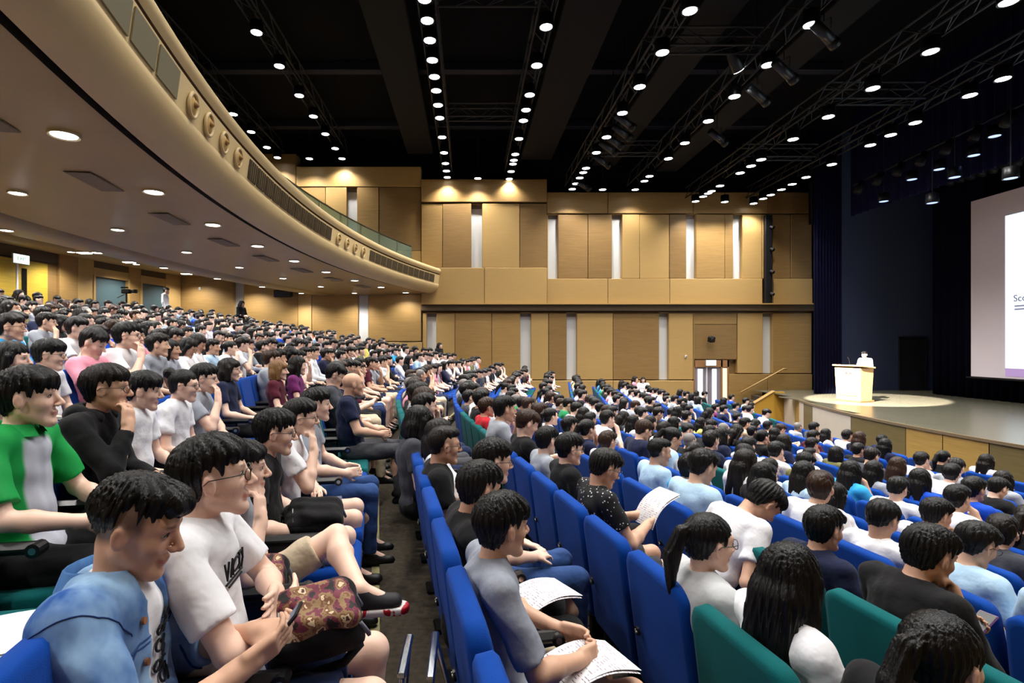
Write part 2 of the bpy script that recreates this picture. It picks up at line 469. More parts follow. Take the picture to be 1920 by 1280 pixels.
exit_sign('lit exit sign hanging above the back wall double door', (backx(15.9) + .4, 15.9, 5.68), math.pi / 2 - .1, .5, .26)

MB().box((2, 10.6, 12.3), (36, 25.5, .2)).build('ceiling', CEIL)
tag(bpy.data.objects['ceiling'], 'black hall ceiling behind rows of downlights', 'ceiling', kind='structure')

# ================================================================== STAGE
def A3(*v): return np.array(v, float)
ZS = CAMZ - 1.9
def sfx(Y): return 10.5 + (Y - 12) ** 2 / 40.0
sy = [-1.5 + 20.4 * k / 36 for k in range(37)]           # front edge from near wall to the stair
stage = thing('stage', 'raised stage with glossy grey boards and curved panelled front', 'stage', kind='structure')
ST_F = mat('stage_floor', (.36, .35, .30), rough=.26, spec=.5, var=.12, vscale=2.0, stretch=(6, .4, 1))
NP = 26
mbf = MB(); top = []
base_mb = MB()
A = [(sfx(Y) + .06, Y, ZS - .03) for Y in sy] + [(11.8, 18.9, ZS - .03), (12.6, 21.0, ZS - .03), (12.6, 22.9, ZS - .03), (24, 22.9, ZS - .03), (24, -1.5, ZS - .03)]
B = [(x, y, 0.0) for x, y, z in A]
base_mb.slab(A, B); base_mb.build('stage_body', BLACK, stage)
# boards running across the stage, each its own piece
bx0 = 10.4
widths = [.62] * 22
xb = 10.42
k = 0
while xb < 23.6:
    w = .6
    # board clipped by the curved front: its Y range where sfx(Y) < centre
    xc = xb + w / 2
    if xc < 10.55: ya, yb = 10.8, 13.2
    else:
        dlt = math.sqrt(max(0, (xc - 10.5) * 40)); ya, yb = max(-1.5, 12 - dlt), min(18.9, 12 + dlt)
    if xc > 12.3: yb = 22.9
    elif xc > 11.8: yb = 20.0
    L1, L2 = [], []
    n = 12
    for q in range(n + 1):
        Y = ya + (yb - ya) * q / n
        L1.append(max(xb, min(xb + w - .01, sfx(Y) if Y < 18.9 else xb)))
        L2.append(xb + w - .006)
    P = [[(L1[q], ya + (yb - ya) * q / n, ZS - .03) for q in range(n + 1)],
         [(L1[q], ya + (yb - ya) * q / n, ZS) for q in range(n + 1)],
         [(L2[q], ya + (yb - ya) * q / n, ZS) for q in range(n + 1)],
         [(L2[q], ya + (yb - ya) * q / n, ZS - .03) for q in range(n + 1)]]
    MB().grid(P, flip=True).build('board', ST_F, stage)
    xb += w; k += 1
# front edge nosing and panels
nos = MB()
nos.grid([[(sfx(Y) + (.05 if r in (0, 3) else -.03), Y, ZS + dz) for Y in sy] for r, dz in enumerate((.004, .004, -.06, -.06))])
nos.build('stage_edge', mat('stage_edge', (.42, .36, .27), rough=.4), stage)
pan_edges = [-1.4, .6, 2.6, 4.6, 6.6, 8.7, 10.8, 11.82, 12.84, 14.96, 17.45, 18.3, 18.85]
pm = [W_LIGHT, W_MID, W_DARK]
for k in range(len(pan_edges) - 1):
    a, b = pan_edges[k] + .01, pan_edges[k + 1] - .01
    m2 = MB(); ys = [a + (b - a) * q / 5 for q in range(6)]
    m2.grid([[(sfx(Y) + .06, Y, ZS - .06) for Y in ys], [(sfx(Y) + .0, Y, ZS - .06) for Y in ys], [(sfx(Y) + .0, Y, .02) for Y in ys], [(sfx(Y) + .06, Y, .02) for Y in ys]], flip=False)
    m2.build('front_panel', {'o': wood('panel_olive', (.40, .35, .22)), 't': wood('panel_tan', (.62, .50, .27)), 'p': mat('panel_pale', (.74, .70, .65), rough=.35)}['tottoottopop'[k]], stage)
for (xa_, ya_), (xb2, yb2), mm in (((11.76, 18.87), (12.05, 19.6), 'panel_tan'), ((12.06, 19.62), (12.66, 21.33), 'panel_pale')):
    dd = nrm((xb2 - xa_, yb2 - ya_, 0)); nn_ = A3(-dd[1], dd[0], 0) * .06
    p4 = [A3(xa_, ya_, .02), A3(xb2, yb2, .02), A3(xb2, yb2, ZS - .03), A3(xa_, ya_, ZS - .03)]
    MB().slab([p_ + nn_ for p_ in p4], p4).build('side_panel', MATS[mm], stage)
# stair parapet at the far end
par = MB()
q = [(11.1, .0), (12.66, .0), (12.66, 1.25), (12.2, 1.25), (11.0, .52)]
par.slab([(x, 21.35, z) for x, z in q], [(x, 21.5, z) for x, z in q])
par.build('stair_parapet', mat('parapet_wood', (.72, .55, .20), rough=.45), stage)
MB().box((0, 0, 0), (math.hypot(1.2, .73) + .1, .22, .04), R=roty(-math.atan2(.73, 1.2)), ch=.01).build('parapet_cap', W_LIGHT, stage, loc=(11.6, 21.42, .90))
for k in range(5):
    MB().box((11.1 + .25 * k + .13, 22.2, (k + 1) * .2 / 2), (.26, 1.35, (k + 1) * .2), ch=.01).build('stair_step', mat('stair_dark', (.24, .2, .15), rough=.7), stage)

# stage house: side wall, back curtain, leg curtain, valance
sw = MB().box(((14.9 + 24) / 2, 22.9, 6.2), (24 - 14.9, .3, 12.4)).build('wall_stage', mat('stage_wall', (.24, .28, .40), rough=.7, spec=.2))
tag(sw, 'dark blue-grey side wall of the stage house', 'wall', kind='structure')
tag(MB().box((23.9, 10.6, 6.2), (.3, 25, 12.4)).build('wall_stage_back', BLACK), 'black rear wall of the stage', 'wall', kind='structure')
sdoor = thing('door_3', 'dark door in the stage side wall behind the lectern', 'door', (wx(1712) * 22.7 / 23, 22.72, ZS), kind='structure')
MB().box((0, 0, 1.1), (1.05, .06, 2.2), ch=.01).build('door_leaf', mat('stage_door', (.085, .09, .13), rough=.6), sdoor)
f = MB()
for dx in (-.56, .56): f.box((dx, 0, 1.12), (.07, .1, 2.3))
f.box((0, 0, 2.25), (1.2, .1, .08)); f.build('door_frame', mat('stage_frame', (.06, .06, .09)), sdoor)
def curtain(name, label, p0, p1, z0, z1, folds, amp, m=CURTAIN, group=None):
    p0, p1 = np.array(p0, float), np.array(p1, float); d = p1 - p0; L = np.linalg.norm(d); d /= L; n = np.array([-d[1], d[0]])
    N = folds * 8; A = []; B = []
    r2 = random.Random(folds)
    ph = [r2.uniform(-.5, .5) for _ in range(N + 1)]
    rows = []
    for z, wv in ((z1, .55), ((z0 + z1) / 2, .85), (z0, 1.)):
        rows.append([tuple(p0 + d * (L * k / N) + n * (amp * wv * math.sin(2 * math.pi * k / 8 + .4 * ph[k // 8]))) + (z,) for k in range(N + 1)])
    for z, wv in ((z0, 1.), ((z0 + z1) / 2, .85), (z1, .55)):
        rows.append([tuple(p0 + d * (L * k / N) + n * (amp * wv * math.sin(2 * math.pi * k / 8 + .4 * ph[k // 8]) + .03)) + (z,) for k in range(N + 1)])
    o = MB().grid(rows).build(name, m, None, True)
    return tag(o, label, 'curtain', group)
curtain('leg_curtain', 'navy pleated curtain hanging between wood wall and stage', (13.62, 21.0), (14.78, 21.15), ZS + .01, 11.6, 9, .06)
curtain('backdrop_curtain', 'black-navy pleated backdrop curtain behind the projection screen', (18.25, 21.0), (18.25, -1.2), ZS + .01, 12.0, 70, .07, mat('backdrop', (.03, .033, .10), rough=.95, spec=.05))
curtain('valance', 'short navy valance hanging from the stage ceiling', (14.9, 20.8), (14.9, -1.2), CAMZ + 5.05, 12.2, 60, .07)
curtain('leg_curtain', 'black border curtain hanging at the top beside the wood wall', (14.3, 22.4), (15.2, 22.4), CAMZ + 5.1, 12.2, 8, .05, BLACK)
# screen
XS_ = 17.7
def spt(x, y):          # point of the screen plane seen at a photo pixel
    Y = XS_ * FPX / (x - CX); return np.array([XS_, Y, CAMZ + (CY - y) * Y / FPX])
scr = thing('projection_screen', 'large white projection screen with bright slide above the stage', 'screen')
zt, zb_ = spt(1820, 378)[2], spt(1820, 705)[2]; y1 = spt(1820, 500)[1]; y0 = 2 * 11.0 - y1
MB().box((XS_ + .03, (y0 + y1) / 2, (zt + zb_) / 2), (.04, y1 - y0, zt - zb_)).build('screen_fabric', mat('screen_fabric', (.88, .85, .91), rough=.9), scr)
iy1 = spt(1885, 500)[1]; iy0 = 22 - iy1; it, ib = spt(1885, 405)[2], spt(1885, 690)[2]
MB().box((XS_, (iy0 + iy1) / 2, (it + ib) / 2), (.008, iy1 - iy0, it - ib)).build('projected_slide', emit('slide_light', (.90, .97, 1.), SCREEN_E), scr)
MB().box((XS_ - .001, (iy0 + iy1) / 2, ib - .13), (.008, iy1 - iy0, .26)).build('slide_footer', emit('slide_footer', (.80, .66, .88), .8), scr)
t = text_mesh('Sco', .30, emit('slide_text', (.36, .30, .52), .6), 'slide_title', scr, (XS_ - .012, spt(1897, 560)[1] - .28, spt(1900, 560)[2]), (math.pi / 2, 0, -math.pi / 2))
for k, yy in enumerate((574, 580)):
    q = spt(1900, yy); MB().box((XS_ - .012, q[1] - .55, q[2]), (.004, 1.0, .05)).build('slide_line', emit('slide_grey', (.62, .62, .74), .7), scr)
bar = MB().cyl((XS_ + .0, y0 - .1, zb_ - .04), (XS_, y1 + .15, zb_ - .04), .03, n=10).build('weight_bar', mat('bar_black', (.05, .05, .05)), scr, True)
# lectern
lec = thing('lectern', 'pale wooden lectern in a spotlight pool on the stage', 'lectern', (PT(1603, 750, 18.3)[0], 18.35, ZS), math.radians(20))
LW = wood('lectern_wood', (.80, .63, .42), rough=.4)
m2 = MB()
a = [(-.32, -.44, 0), (.32, -.44, 0), (.32, .44, 0), (-.32, .44, 0)]
m2.slab([(x * .86, y * .92, .06) for x, y, z in a][::-1], [(x, y, 1.14) for x, y, z in a][::-1])
m2.build('body', LW, lec)
MB().box((0, 0, .03), (.68, .9, .06), ch=.01).build('plinth', W_DARK, lec)
MB().box((-.02, 0, 1.19), (.74, .98, .05), R=roty(.10), ch=.012).build('reading_top', LW, lec)
MB().box((-.315, 0, .62), (.02, .64, .82), R=roty(-.043), ch=.006).build('front_panel', mat('lectern_face', (.88, .80, .66), rough=.35), lec)
em = MB()
em.cyl((-.345, .02, .98), (-.36, .02, .98), .045, n=16); em.box((-.352, -.12, .98), (.012, .14, .02)); em.box((-.352, -.12, .94), (.012, .10, .015))
em.build('emblem', mat('emblem_red', (.55, .22, .22)), lec)
MB().tube([(.1, .2, 1.2), (.05, .2, 1.42), (-.05, .18, 1.5)], .008, 6).build('microphone', BLACK, lec, True)
# wall speaker and small details on the far wall
sp = thing('wall_speaker', 'small black loudspeaker on the wall above the bright door', 'speaker', tuple(PT(1334, 636, YW - .15)))
MB().box((0, 0, 0), (.26, .22, .24), R=rotx(.25) @ rotz(.3), ch=.03).build('cabinet', BLACK, sp)
MB().cyl((0, -.1, -.02), (.02, -.14, -.03), .09, n=16).build('grille', STEEL, sp)
MB().tube([(0, .1, 0), (0, .3, .06)], .025, 8).build('bracket', STEEL, sp)
sp = thing('wall_speaker', 'black loudspeaker box on the wall under the balcony', 'speaker', tuple(PT(531, 550, YW - .2)))
MB().box((0, 0, 0), (.74, .3, .30), R=rotx(.2), ch=.03).build('cabinet', BLACK, sp)
MB().box((0, -.15, -.03), (.66, .02, .22), R=rotx(.2)).build('grille', STEEL, sp)
MB().tube([(0, .1, 0), (0, .35, .06)], .03, 8).build('bracket', STEEL, sp)
tr = thing('lighting_track', 'tall black vertical lighting track fixed on the upper wood wall', 'fixture', tuple(PT(1440, 568, YW - .09)))
MB().box((0, 0, wz(404) / 2 - wz(568) / 2), (.30, .16, wz(404) - wz(568)), ch=.02).build('channel', BLACK, tr)
for k in range(4): MB().cyl((.06, -.1, .4 + k * .95), (.12, -.22, .34 + k * .95), .07, n=12).build('lamp_head', BLACK, tr)
for px, py in ((1286, 668), (374, 541), (520, 545)):
    s_ = thing('wall_sensor', {1286: 'tiny white sensor on wood wall left of bright door', 374: 'tiny white sensor on wall beneath the balcony end', 520: 'tiny white sensor beside the black loudspeaker box'}[px], 'sensor', tuple(PT(px, py, YW + .02)))
    MB().box((0, 0, 0), (.09, .05, .12), ch=.015).build('sensor_body', WHITE_SLIT, s_)
    MB().ball((0, -.03, 0), .02).build('sensor_lens', PLASTIC, s_, True)
# ================================================================== BALCONY
balc = thing('balcony', 'sweeping curved balcony with pale wood fascia and lit soffit', 'balcony', kind='structure')
BY = [-1.65 + 24.6 * k / 60 for k in range(61)]
def sweep(profile, name, m, ys=BY, smooth=True, parent=None):
    P = [[bal(Y, off) + (CAMZ + z,) for Y in ys] for off, z in profile]
    return MB().grid(P, flip=True).build(name, m, parent or balc, smooth)
def arc_prof(c, r, a0, a1, n, sx=1.):
    return [(c[0] + sx * r * math.cos(math.radians(a0 + (a1 - a0) * k / n)), c[1] + r * math.sin(math.radians(a0 + (a1 - a0) * k / n))) for k in range(n + 1)]
lip = [(-1.35, 3.32)] + [(-.25, 3.32)] + arc_prof((-.12, 3.2), .12, 90, -30, 8) + [(-.05, 3.08)]
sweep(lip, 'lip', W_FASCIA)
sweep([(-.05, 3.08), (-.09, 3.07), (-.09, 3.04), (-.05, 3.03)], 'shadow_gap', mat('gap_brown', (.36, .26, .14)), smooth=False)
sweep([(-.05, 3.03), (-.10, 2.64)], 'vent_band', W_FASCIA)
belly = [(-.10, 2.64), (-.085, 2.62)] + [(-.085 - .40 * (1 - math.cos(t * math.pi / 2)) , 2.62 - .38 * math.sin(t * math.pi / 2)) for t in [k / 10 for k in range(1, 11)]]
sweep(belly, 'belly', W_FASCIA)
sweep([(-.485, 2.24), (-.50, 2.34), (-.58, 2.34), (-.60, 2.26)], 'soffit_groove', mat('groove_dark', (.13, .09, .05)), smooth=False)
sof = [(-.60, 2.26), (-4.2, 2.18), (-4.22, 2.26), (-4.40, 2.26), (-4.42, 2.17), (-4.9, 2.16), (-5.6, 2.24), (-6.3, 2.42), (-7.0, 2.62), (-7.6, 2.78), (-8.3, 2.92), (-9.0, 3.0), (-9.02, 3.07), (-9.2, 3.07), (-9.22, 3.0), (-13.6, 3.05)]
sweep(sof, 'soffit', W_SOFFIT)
sweep([(-1.35, 3.32), (-13.6, 3.5)], 'balcony_floor', CARPET)
def sof_z(off):
    xs = [-o for o, z in sof]; zs = [z for o, z in sof]
    return CAMZ + float(np.interp(-off, xs, zs))
# vents and air nozzles on the band: groups along the curve
def band_pt(Y, t, out=0.):
    off = -.05 - .05 * t + out; z = 3.03 - .39 * t
    return np.array(bal(Y, off) + (CAMZ + z,))
GR = mat('vent_grille', (.47, .44, .34), rough=.5, metal=.2); GRD = mat('vent_dark', (.27, .23, .17), rough=.6)
def vent(Ya, Yb, n, m, slats):
    for k in range(n):
        a, b = Ya + (Yb - Ya) * k / n + .03, Ya + (Yb - Ya) * (k + 1) / n - .03
        A = [band_pt(a, .12, .004), band_pt(b, .12, .004), band_pt(b, .9, .004), band_pt(a, .9, .004)]
        B = [p + np.array([.016, 0, 0]) for p in A]
        g_ = MB().slab(B, A).build('vent_grille', m, balc)
        bl = MB()
        if not slats: continue
        for s in range(slats):
            Y = a + (b - a) * (s + .5) / slats
            bl.slab([p for p in (band_pt(Y - .012, .14, .035), band_pt(Y + .012, .14, .035), band_pt(Y + .012, .88, .035), band_pt(Y - .012, .88, .035))],
                    [p for p in (band_pt(Y - .012, .14, .01), band_pt(Y + .012, .14, .01), band_pt(Y + .012, .88, .01), band_pt(Y - .012, .88, .01))])
        tag(bl.build('grille_bars', mat('vent_bar', (.60, .54, .38)) if m is GR else mat('vent_bar_dark', (.38, .32, .22)), g_), kind='stuff')
def nozzle(Y):
    c = band_pt(Y, .55); n = nrm((1, -(Y - 11) / 30, -.12)); F = frame(n)
    r1 = [c + n * .03 + .135 * (math.cos(a) * F[:, 0] + math.sin(a) * F[:, 1]) for a in [2 * math.pi * k / 20 for k in range(20)]]
    o = MB().tube(r1, .022, 8, closed=True).build('air_nozzle', W_FASCIA, balc, True)
    mb = MB(); mb.ball(c + n * .0, (.115, .115, .05), F, 16, 8); mb.build('nozzle_bowl', mat('nozzle_bowl', (.74, .60, .36), rough=.4), o, True)
    MB().cyl(c + n * .03, c + n * .075 + F[:, 1] * .03, .045, .035, n=12).build('nozzle_jet', mat('nozzle_jet', (.62, .47, .26), rough=.5), o, True)
vent(-1.2, 2.2, 5, GR, 0); vent(2.9, 5.85, 5, GR, 0)
for Y in (6.25, 6.8, 7.4, 8.0): nozzle(Y)
vent(8.5, 13.6, 12, GRD, 4)
for Y in (14.1, 14.75, 15.4, 16.05): nozzle(Y)
vent(16.6, 22.4, 12, GRD, 4)
# glass railing
GLASS, nt, b = new_mat('rail_glass'); b.inputs['Base Color'].default_value = (.55, .78, .66, 1); b.inputs['Transmission Weight'].default_value = .85
b.inputs['Roughness'].default_value = .03; b.inputs['IOR'].default_value = 1.1
ry = [-1.5 + 24.3 * k / 17 for k in range(18)]
for k in range(17):
    a, bb = ry[k] + .03, ry[k + 1] - .03
    ys = [a + (bb - a) * q / 4 for q in range(5)]
    P = [[bal(Y, o_) + (CAMZ + z,) for Y in ys] for o_, z in ((-1.25, 3.32), (-1.235, 3.32), (-1.235, 4.26), (-1.25, 4.26), (-1.25, 3.32))]
    MB().grid(P, flip=True).build('glass_panel', GLASS, balc)
MB().tube([bal(Y, -1.245) + (CAMZ + 4.28,) for Y in BY[:-1]], .028, 8).build('handrail', mat('rail_dark', (.15, .17, .14), rough=.4, metal=.3), balc, True)
for Y in ry[1:-1]: MB().box(bal(Y, -1.27) + (CAMZ + 3.8,), (.03, .05, .96)).build('rail_post', STEEL, balc)

# ================================================================== LIGHTS
LENS = emit('lamp_lens', (.97, .98, 1.), 14.0)
LENS_DIM = emit('lamp_lens_dim', (.62, .70, .95), 2.2)
LAST = [None]
def downlight(name, label, loc, r, watt, group, housing, ang=120, blend=.7, lens=LENS, colr=(1., .965, .91), cat='downlight', hlen=.28):
    o = thing(name, label, cat, loc, 0, group); LAST[0] = o
    MEH = bpy.data.meshes.get('dl_house_%s' % group)
    if MEH is None:
        m1 = MB(); n = 18
        prof = [(r * 1.22, 0), (r * 1.25, .02), (r * 1.2, hlen), (r * .5, hlen + .03), (0.001, hlen + .03)]
        P = [[(rr * math.cos(2 * math.pi * k / n), rr * math.sin(2 * math.pi * k / n), z) for k in range(n + 1)] for rr, z in prof]
        m1.grid(P); m1.grid([[(rr * math.cos(2 * math.pi * k / n), rr * math.sin(2 * math.pi * k / n), z) for k in range(n + 1)] for rr, z in ((r * 1.22, 0), (r, .012))], flip=True)
        MEH = m1.mesh('dl_house_%s' % group, housing, True)
        m1 = MB(); m1.cyl((0, 0, .008), (0, 0, .03), r, r * .9, n=18); m1.mesh('dl_lens_%s' % group, lens)
    link('housing', MEH, o); link('lens', bpy.data.meshes['dl_lens_%s' % group], o)
    if watt:
        ld = bpy.data.lights.get('lamp_%s' % group)
        if ld is None:
            ld = bpy.data.lights.new('lamp_%s' % group, 'SPOT'); ld.energy = watt; ld.color = colr; ld.spot_size = math.radians(ang); ld.spot_blend = blend; ld.shadow_soft_size = .12
        lo = bpy.data.objects.new('lamp_light', ld); col.objects.link(lo); lo.parent = o; lo.location = (0, 0, -.03)
    return o
LINES = {
 'leftmost': (7.9, [(440, 215), (470, 248), (499, 277), (520, 296)]),
 'second': (7.9, [(483, 62), (523, 125), (562, 180), (588, 219), (610, 252), (627, 279), (641, 298)]),
 'third': (7.1, [(797, 0), (802, 40), (806, 77), (810, 114), (815, 145), (819, 171), (823, 198), (825, 222), (829, 258), (832, 287), (834, 307), (836, 321), (838, 333)]),
 'fourth': (7.1, [(1025, 52), (1007, 124), (992, 179), (987, 207), (981, 227), (972, 261), (966, 290), (963, 301), (961, 308), (959, 322), (956, 336)]),
 'fifth': (6.5, [(1295, 22), (1243, 100), (1200, 164), (1164, 213), (1134, 258), (1118, 287), (1098, 316), (1094, 324), (1088, 334), (1080, 345), (1075, 355)]),
 'sixth': (6.5, [(1523, 48), (1440, 123), (1379, 182), (1328, 228), (1284, 269), (1253, 298), (1218, 331), (1209, 340), (1188, 356)]),
 'seventh': (6.0, [(1885, 5), (1740, 98), (1635, 167), (1551, 220), (1485, 262), (1429, 300), (1411, 312), (1387, 325), (1351, 349), (1336, 359), (1328, 363), (1320, 369), (1306, 378)]),
 'rightmost': (6.0, [(1873, 149), (1812, 180), (1714, 231), (1669, 254), (1632, 273), (1561, 309), (1511, 333), (1488, 346), (1467, 356), (1448, 366), (1432, 373), (1415, 382)]),
}
CAN = mat('lamp_can', (.05, .05, .06), rough=.4, metal=.4)
line_x = {}
for nm, (hc, pts) in LINES.items():
    X = []
    last = 0
    for k, (x, y) in enumerate(pts):
        Y = hc * FPX / (CY - y); X.append((x - CX) * Y / FPX)
    xm = sum(X) / len(X); line_x[nm] = (xm, hc)
    far_first = sorted(pts, key=lambda p: -p[1])
    lastY = 99
    for k, (x, y) in enumerate(far_first):
        Y = hc * FPX / (CY - y)
        lit = lastY - Y > 1.2
        if lit: lastY = Y
        downlight('downlight', 'round white downlight in the %s ceiling line, %s from the far wall' % (nm, nth(k + 1)), (xm, Y, CAMZ + hc), .135, HALL_W if lit else 0,
                  'hall ceiling downlights' + ('' if lit else ' unpowered'), CAN)
    # the line goes on over the near seats, above the frame
    Yn = min(hc * FPX / (CY - p[1]) for p in pts) - 2.4
    while Yn > 0:
        o = downlight('downlight', 'round white downlight of the %s line above the near seats, %s from the camera' % (nm, nth(int(Yn / 2.4) + 1)), (xm, Yn, CAMZ + hc), .135, HALL_W, 'hall ceiling downlights', CAN)
        Yn -= 2.4
for k, (x, y, hc) in enumerate(((896, 335, 7.0), (1130, 356, 6.4), (1359, 379, 5.95), (580, 298, 7.8))):
    Y = hc * FPX / (CY - y)
    downlight('downlight', ['lone downlight above the wall between third and fourth lines', 'lone downlight above the wall between fifth and sixth lines', 'lone downlight above the wall between seventh and rightmost lines', 'lone downlight between leftmost and second lines near the wall'][k],
              ((x - CX) * Y / FPX, Y, CAMZ + hc), .1, HALL_W, 'hall ceiling downlights', CAN)
    MB().cyl((0, 0, .29), (0, 0, 12.2 - CAMZ - hc), .012, n=6).build('drop_rod', STEEL, LAST[0])
for k, (x, y, XX) in enumerate(((1865, 256, 14.3), (1826, 292, 14.3), (1761, 318, 14.3), (1710, 337, 14.3), (1657, 378, 14.3), (1790, 333, 13.9), (1895, 335, 13.4), (1748, 381, 13.9))):
    Y = XX * FPX / (x - CX)
    downlight('stage_light', 'dim bluish stage light above the stage, %s from its far side' % nth([7, 6, 4, 2, 1, 5, 8, 3][k]), tuple(PT(x, y, Y)), .13, 0, 'dim stage lights', CAN, lens=LENS_DIM, cat='stage light')
    MB().cyl((0, 0, .29), (0, 0, 12.2 - PT(x, y, Y)[2]), .012, n=6).build('drop_rod', STEEL, bpy.data.objects[-1] if False else LAST[0])
# stage light batten
for k, (a, b) in enumerate((((1930, 215, 13.6), (1600, 365, 19.8)), ((1930, 300, 16.4), (1780, 345, 19.1)))):
    p0, p1 = PT(*a), PT(*b); p0[2] += .35; p1[2] += .35
    st = thing('stage_batten', ['long black lighting bar over the front of the stage', 'long black lighting bar over the rear of the stage'][k], 'batten', p0)
    MB().cyl((0, 0, 0), p1 - p0, .035, n=8).build('bar', STEEL, st, True)
    for q in range(7):
        c = (p1 - p0) * (q + .5) / 7
        MB().cyl(c + (0, 0, -.05), c + (-.18, 0, -.42), .10, .13, n=12).build('spotlight_head', BLACK, st, True)
# under-balcony downlights
TRIM = mat('soffit_trim', (.75, .68, .52), rough=.35)
k = 0
rows_s = [('front', -1.2, [-.2 + 2.02 * q for q in range(12)]), ('middle', -3.1, [.4 + 2.42 * q for q in range(10)]), ('rear', -5.2, [.4 + 2.42 * q for q in range(10)]),
          ('inner', -7.3, [1.6 + 2.57 * q for q in range(9)]), ('last', -9.6, [1.6 + 2.57 * q for q in range(9)])]
for nm, off, ys in rows_s:
    n_ = len(ys)
    for q, Y in enumerate(ys):
        yt = Y
        for _ in range(12):
            if off < -2: Y += .8 * (yt - bal(Y, off)[1])
        x, yy = bal(Y, off)
        if yy > 22.8 or yy < -1.4: continue
        downlight('soffit_light', 'recessed downlight in the %s soffit row under the balcony, %s from the far wall' % (nm, nth(n_ - q)), (x, yy, sof_z(off) - .028), .10 if off < -2 else .12, SOFFIT_W if off < -2 else SOFFIT_W * .5,
                  'recessed soffit downlights' + ('' if off < -2 else ' front'), TRIM, ang=140, hlen=.05)
# small square twin fixtures and slots in the soffit
for q, (off, Y) in enumerate(((-6.4, 9.6), (-6.5, 11.0), (-6.4, 13.2), (-6.5, 14.6), (-6.4, 16.5))):
    x, yy = bal(Y, off); z = sof_z(off) - .06
    o = thing('soffit_projector', 'square twin lamp fixture under the balcony soffit, %s from the far wall' % nth(5 - q), 'fixture', (x, yy, z))
    MB().box((0, 0, .03), (.34, .22, .08), ch=.01).build('housing', TRIM, o)
    for dx in (-.08, .08): MB().box((dx, 0, -.012), (.13, .17, .02)).build('lens', LENS, o)
for q in range(10):
    for off in (-1.75,):
        Y = 1.0 + 2.02 * q
        p = MB(); ys = [Y + .8 * t / 4 for t in range(5)]
        P = [[bal(y_, off + d) + (sof_z(off) - .004 + dz,) for y_ in ys] for d, dz in ((-.16, .0), (-.15, -.012), (.15, -.012), (.16, .0))]
        p.grid(P, flip=False).build('air_slot', mat('slot_brown', (.42, .36, .27), rough=.6), balc)

# ================================================================== CEILING STEEL
def truss(name, label, p0, p1, h=.42, w=.38, step=.6, group='ceiling trusses'):
    p0, p1 = np.array(p0, float), np.array(p1, float); d = p1 - p0; L = np.linalg.norm(d); d /= L; s = np.array([-d[1], d[0], 0]) * w / 2; u = np.array([0, 0, h])
    t = thing(name, label, 'truss', p0, 0, group)
    for a in (s, -s, s + u, -s + u): MB().cyl(a, a + d * L, .028, n=6).build('chord', STEEL, t)
    m = MB(); n = int(L / step)
    for k in range(n):
        a, b = d * (L * k / n), d * (L * (k + 1) / n)
        for e in (s, -s): m.cyl(a + e + (u if k % 2 else 0), b + e + (0 if k % 2 else u), .014, n=5, caps=False)
        m.cyl(a + s, b - s, .012, n=5, caps=False)
    m.build('lacing', STEEL, t)
    return t
for nm, (xm, hc) in line_x.items():
    truss('lighting_truss', 'black steel truss carrying the %s line of ceiling downlights' % nm, (xm, 0, CAMZ + hc + .32), (xm, 22.8, CAMZ + hc + .32))
cross = [(11.6, -1.0, 1.7, 7.5, 'above the near middle seats'), (17.6, -1.0, 1.7, 7.5, 'between third and fourth lines near the far wall'), (12.6, 4.3, 7.0, 7.0, 'between fifth and sixth lines'),
         (14.2, 9.4, 12.0, 6.5, 'near the stage front'), (18.5, 9.4, 12.0, 6.5, 'near the stage, farther from camera'), (19.5, 4.3, 7.0, 7.0, 'between fifth and sixth lines near the far wall')]
for Y, xa, xb_, hc, nm in cross: truss('cross_truss', 'dark steel cross truss ' + nm, (xa, Y, CAMZ + hc), (xb_, Y, CAMZ + hc))
DP = mat('ceiling_panel', (.055, .055, .06), rough=.8, spec=.2)
for k, (xa, xb_) in enumerate(((-2.6, -1.5), (2.2, 3.5), (5.2, 6.2), (7.9, 8.8))):
    o = MB().box(((xa + xb_) / 2, 11.2, CAMZ + 8.2 - .25 * k), (xb_ - xa, 22.8, .16), ch=.02).build('ceiling_baffle', DP)
    tag(o, 'long dark acoustic baffle beside the %s downlight line' % ['third', 'fourth', 'fifth', 'seventh'][k], 'baffle')
for k in range(5):
    Y = 4 + 4.4 * k
    o = MB().box((1.5, Y, CAMZ + 8.95), (21, .3, .28), ch=.02).build('ceiling_beam', mat('beam_navy', (.035, .05, .12), rough=.7))
    tag(o, 'dark navy ceiling beam crossing the hall, %s from the far wall' % nth(5 - k), 'beam')
for k, (x, y, Y, dx) in enumerate(((1164, 245, 16.5, 1), (1150, 262, 17.0, 1), (1140, 275, 17.6, 1), (1170, 225, 15.8, 1), (1128, 300, 19.2, 1), (1092, 345, 21.5, 1), (1470, 130, 12.0, 1), (1420, 175, 13.6, 1), (1545, 60, 10.8, 1), (1345, 255, 16.4, 1))):
    p = PT(x, y, Y)
    sp = thing('theatre_spotlight', 'dark tubular theatre spotlight hung from the %s, %s from the far wall' % ('fifth truss' if k < 6 else 'sixth truss', nth([4, 3, 5, 6, 2, 1, 3, 2, 4, 1][k])), 'spotlight', p, .4)
    MB().cyl((-.30, 0, .10), (.22, 0, -.12), .10, .11, n=14).build('barrel', mat('spot_grey', (.15, .16, .18), rough=.35, metal=.5), sp, True)
    MB().cyl((.22, 0, -.12), (.36, 0, -.18), .115, .13, n=14).build('front_tube', CAN, sp, True)
    MB().tube([(0, -.14, .0), (0, -.14, .22), (0, .14, .22), (0, .14, 0)], .012, 6).build('yoke', STEEL, sp)
    MB().cyl((0, 0, .22), (0, 0, 12.2 - p[2]), .012, n=6).build('drop_rod', STEEL, sp)
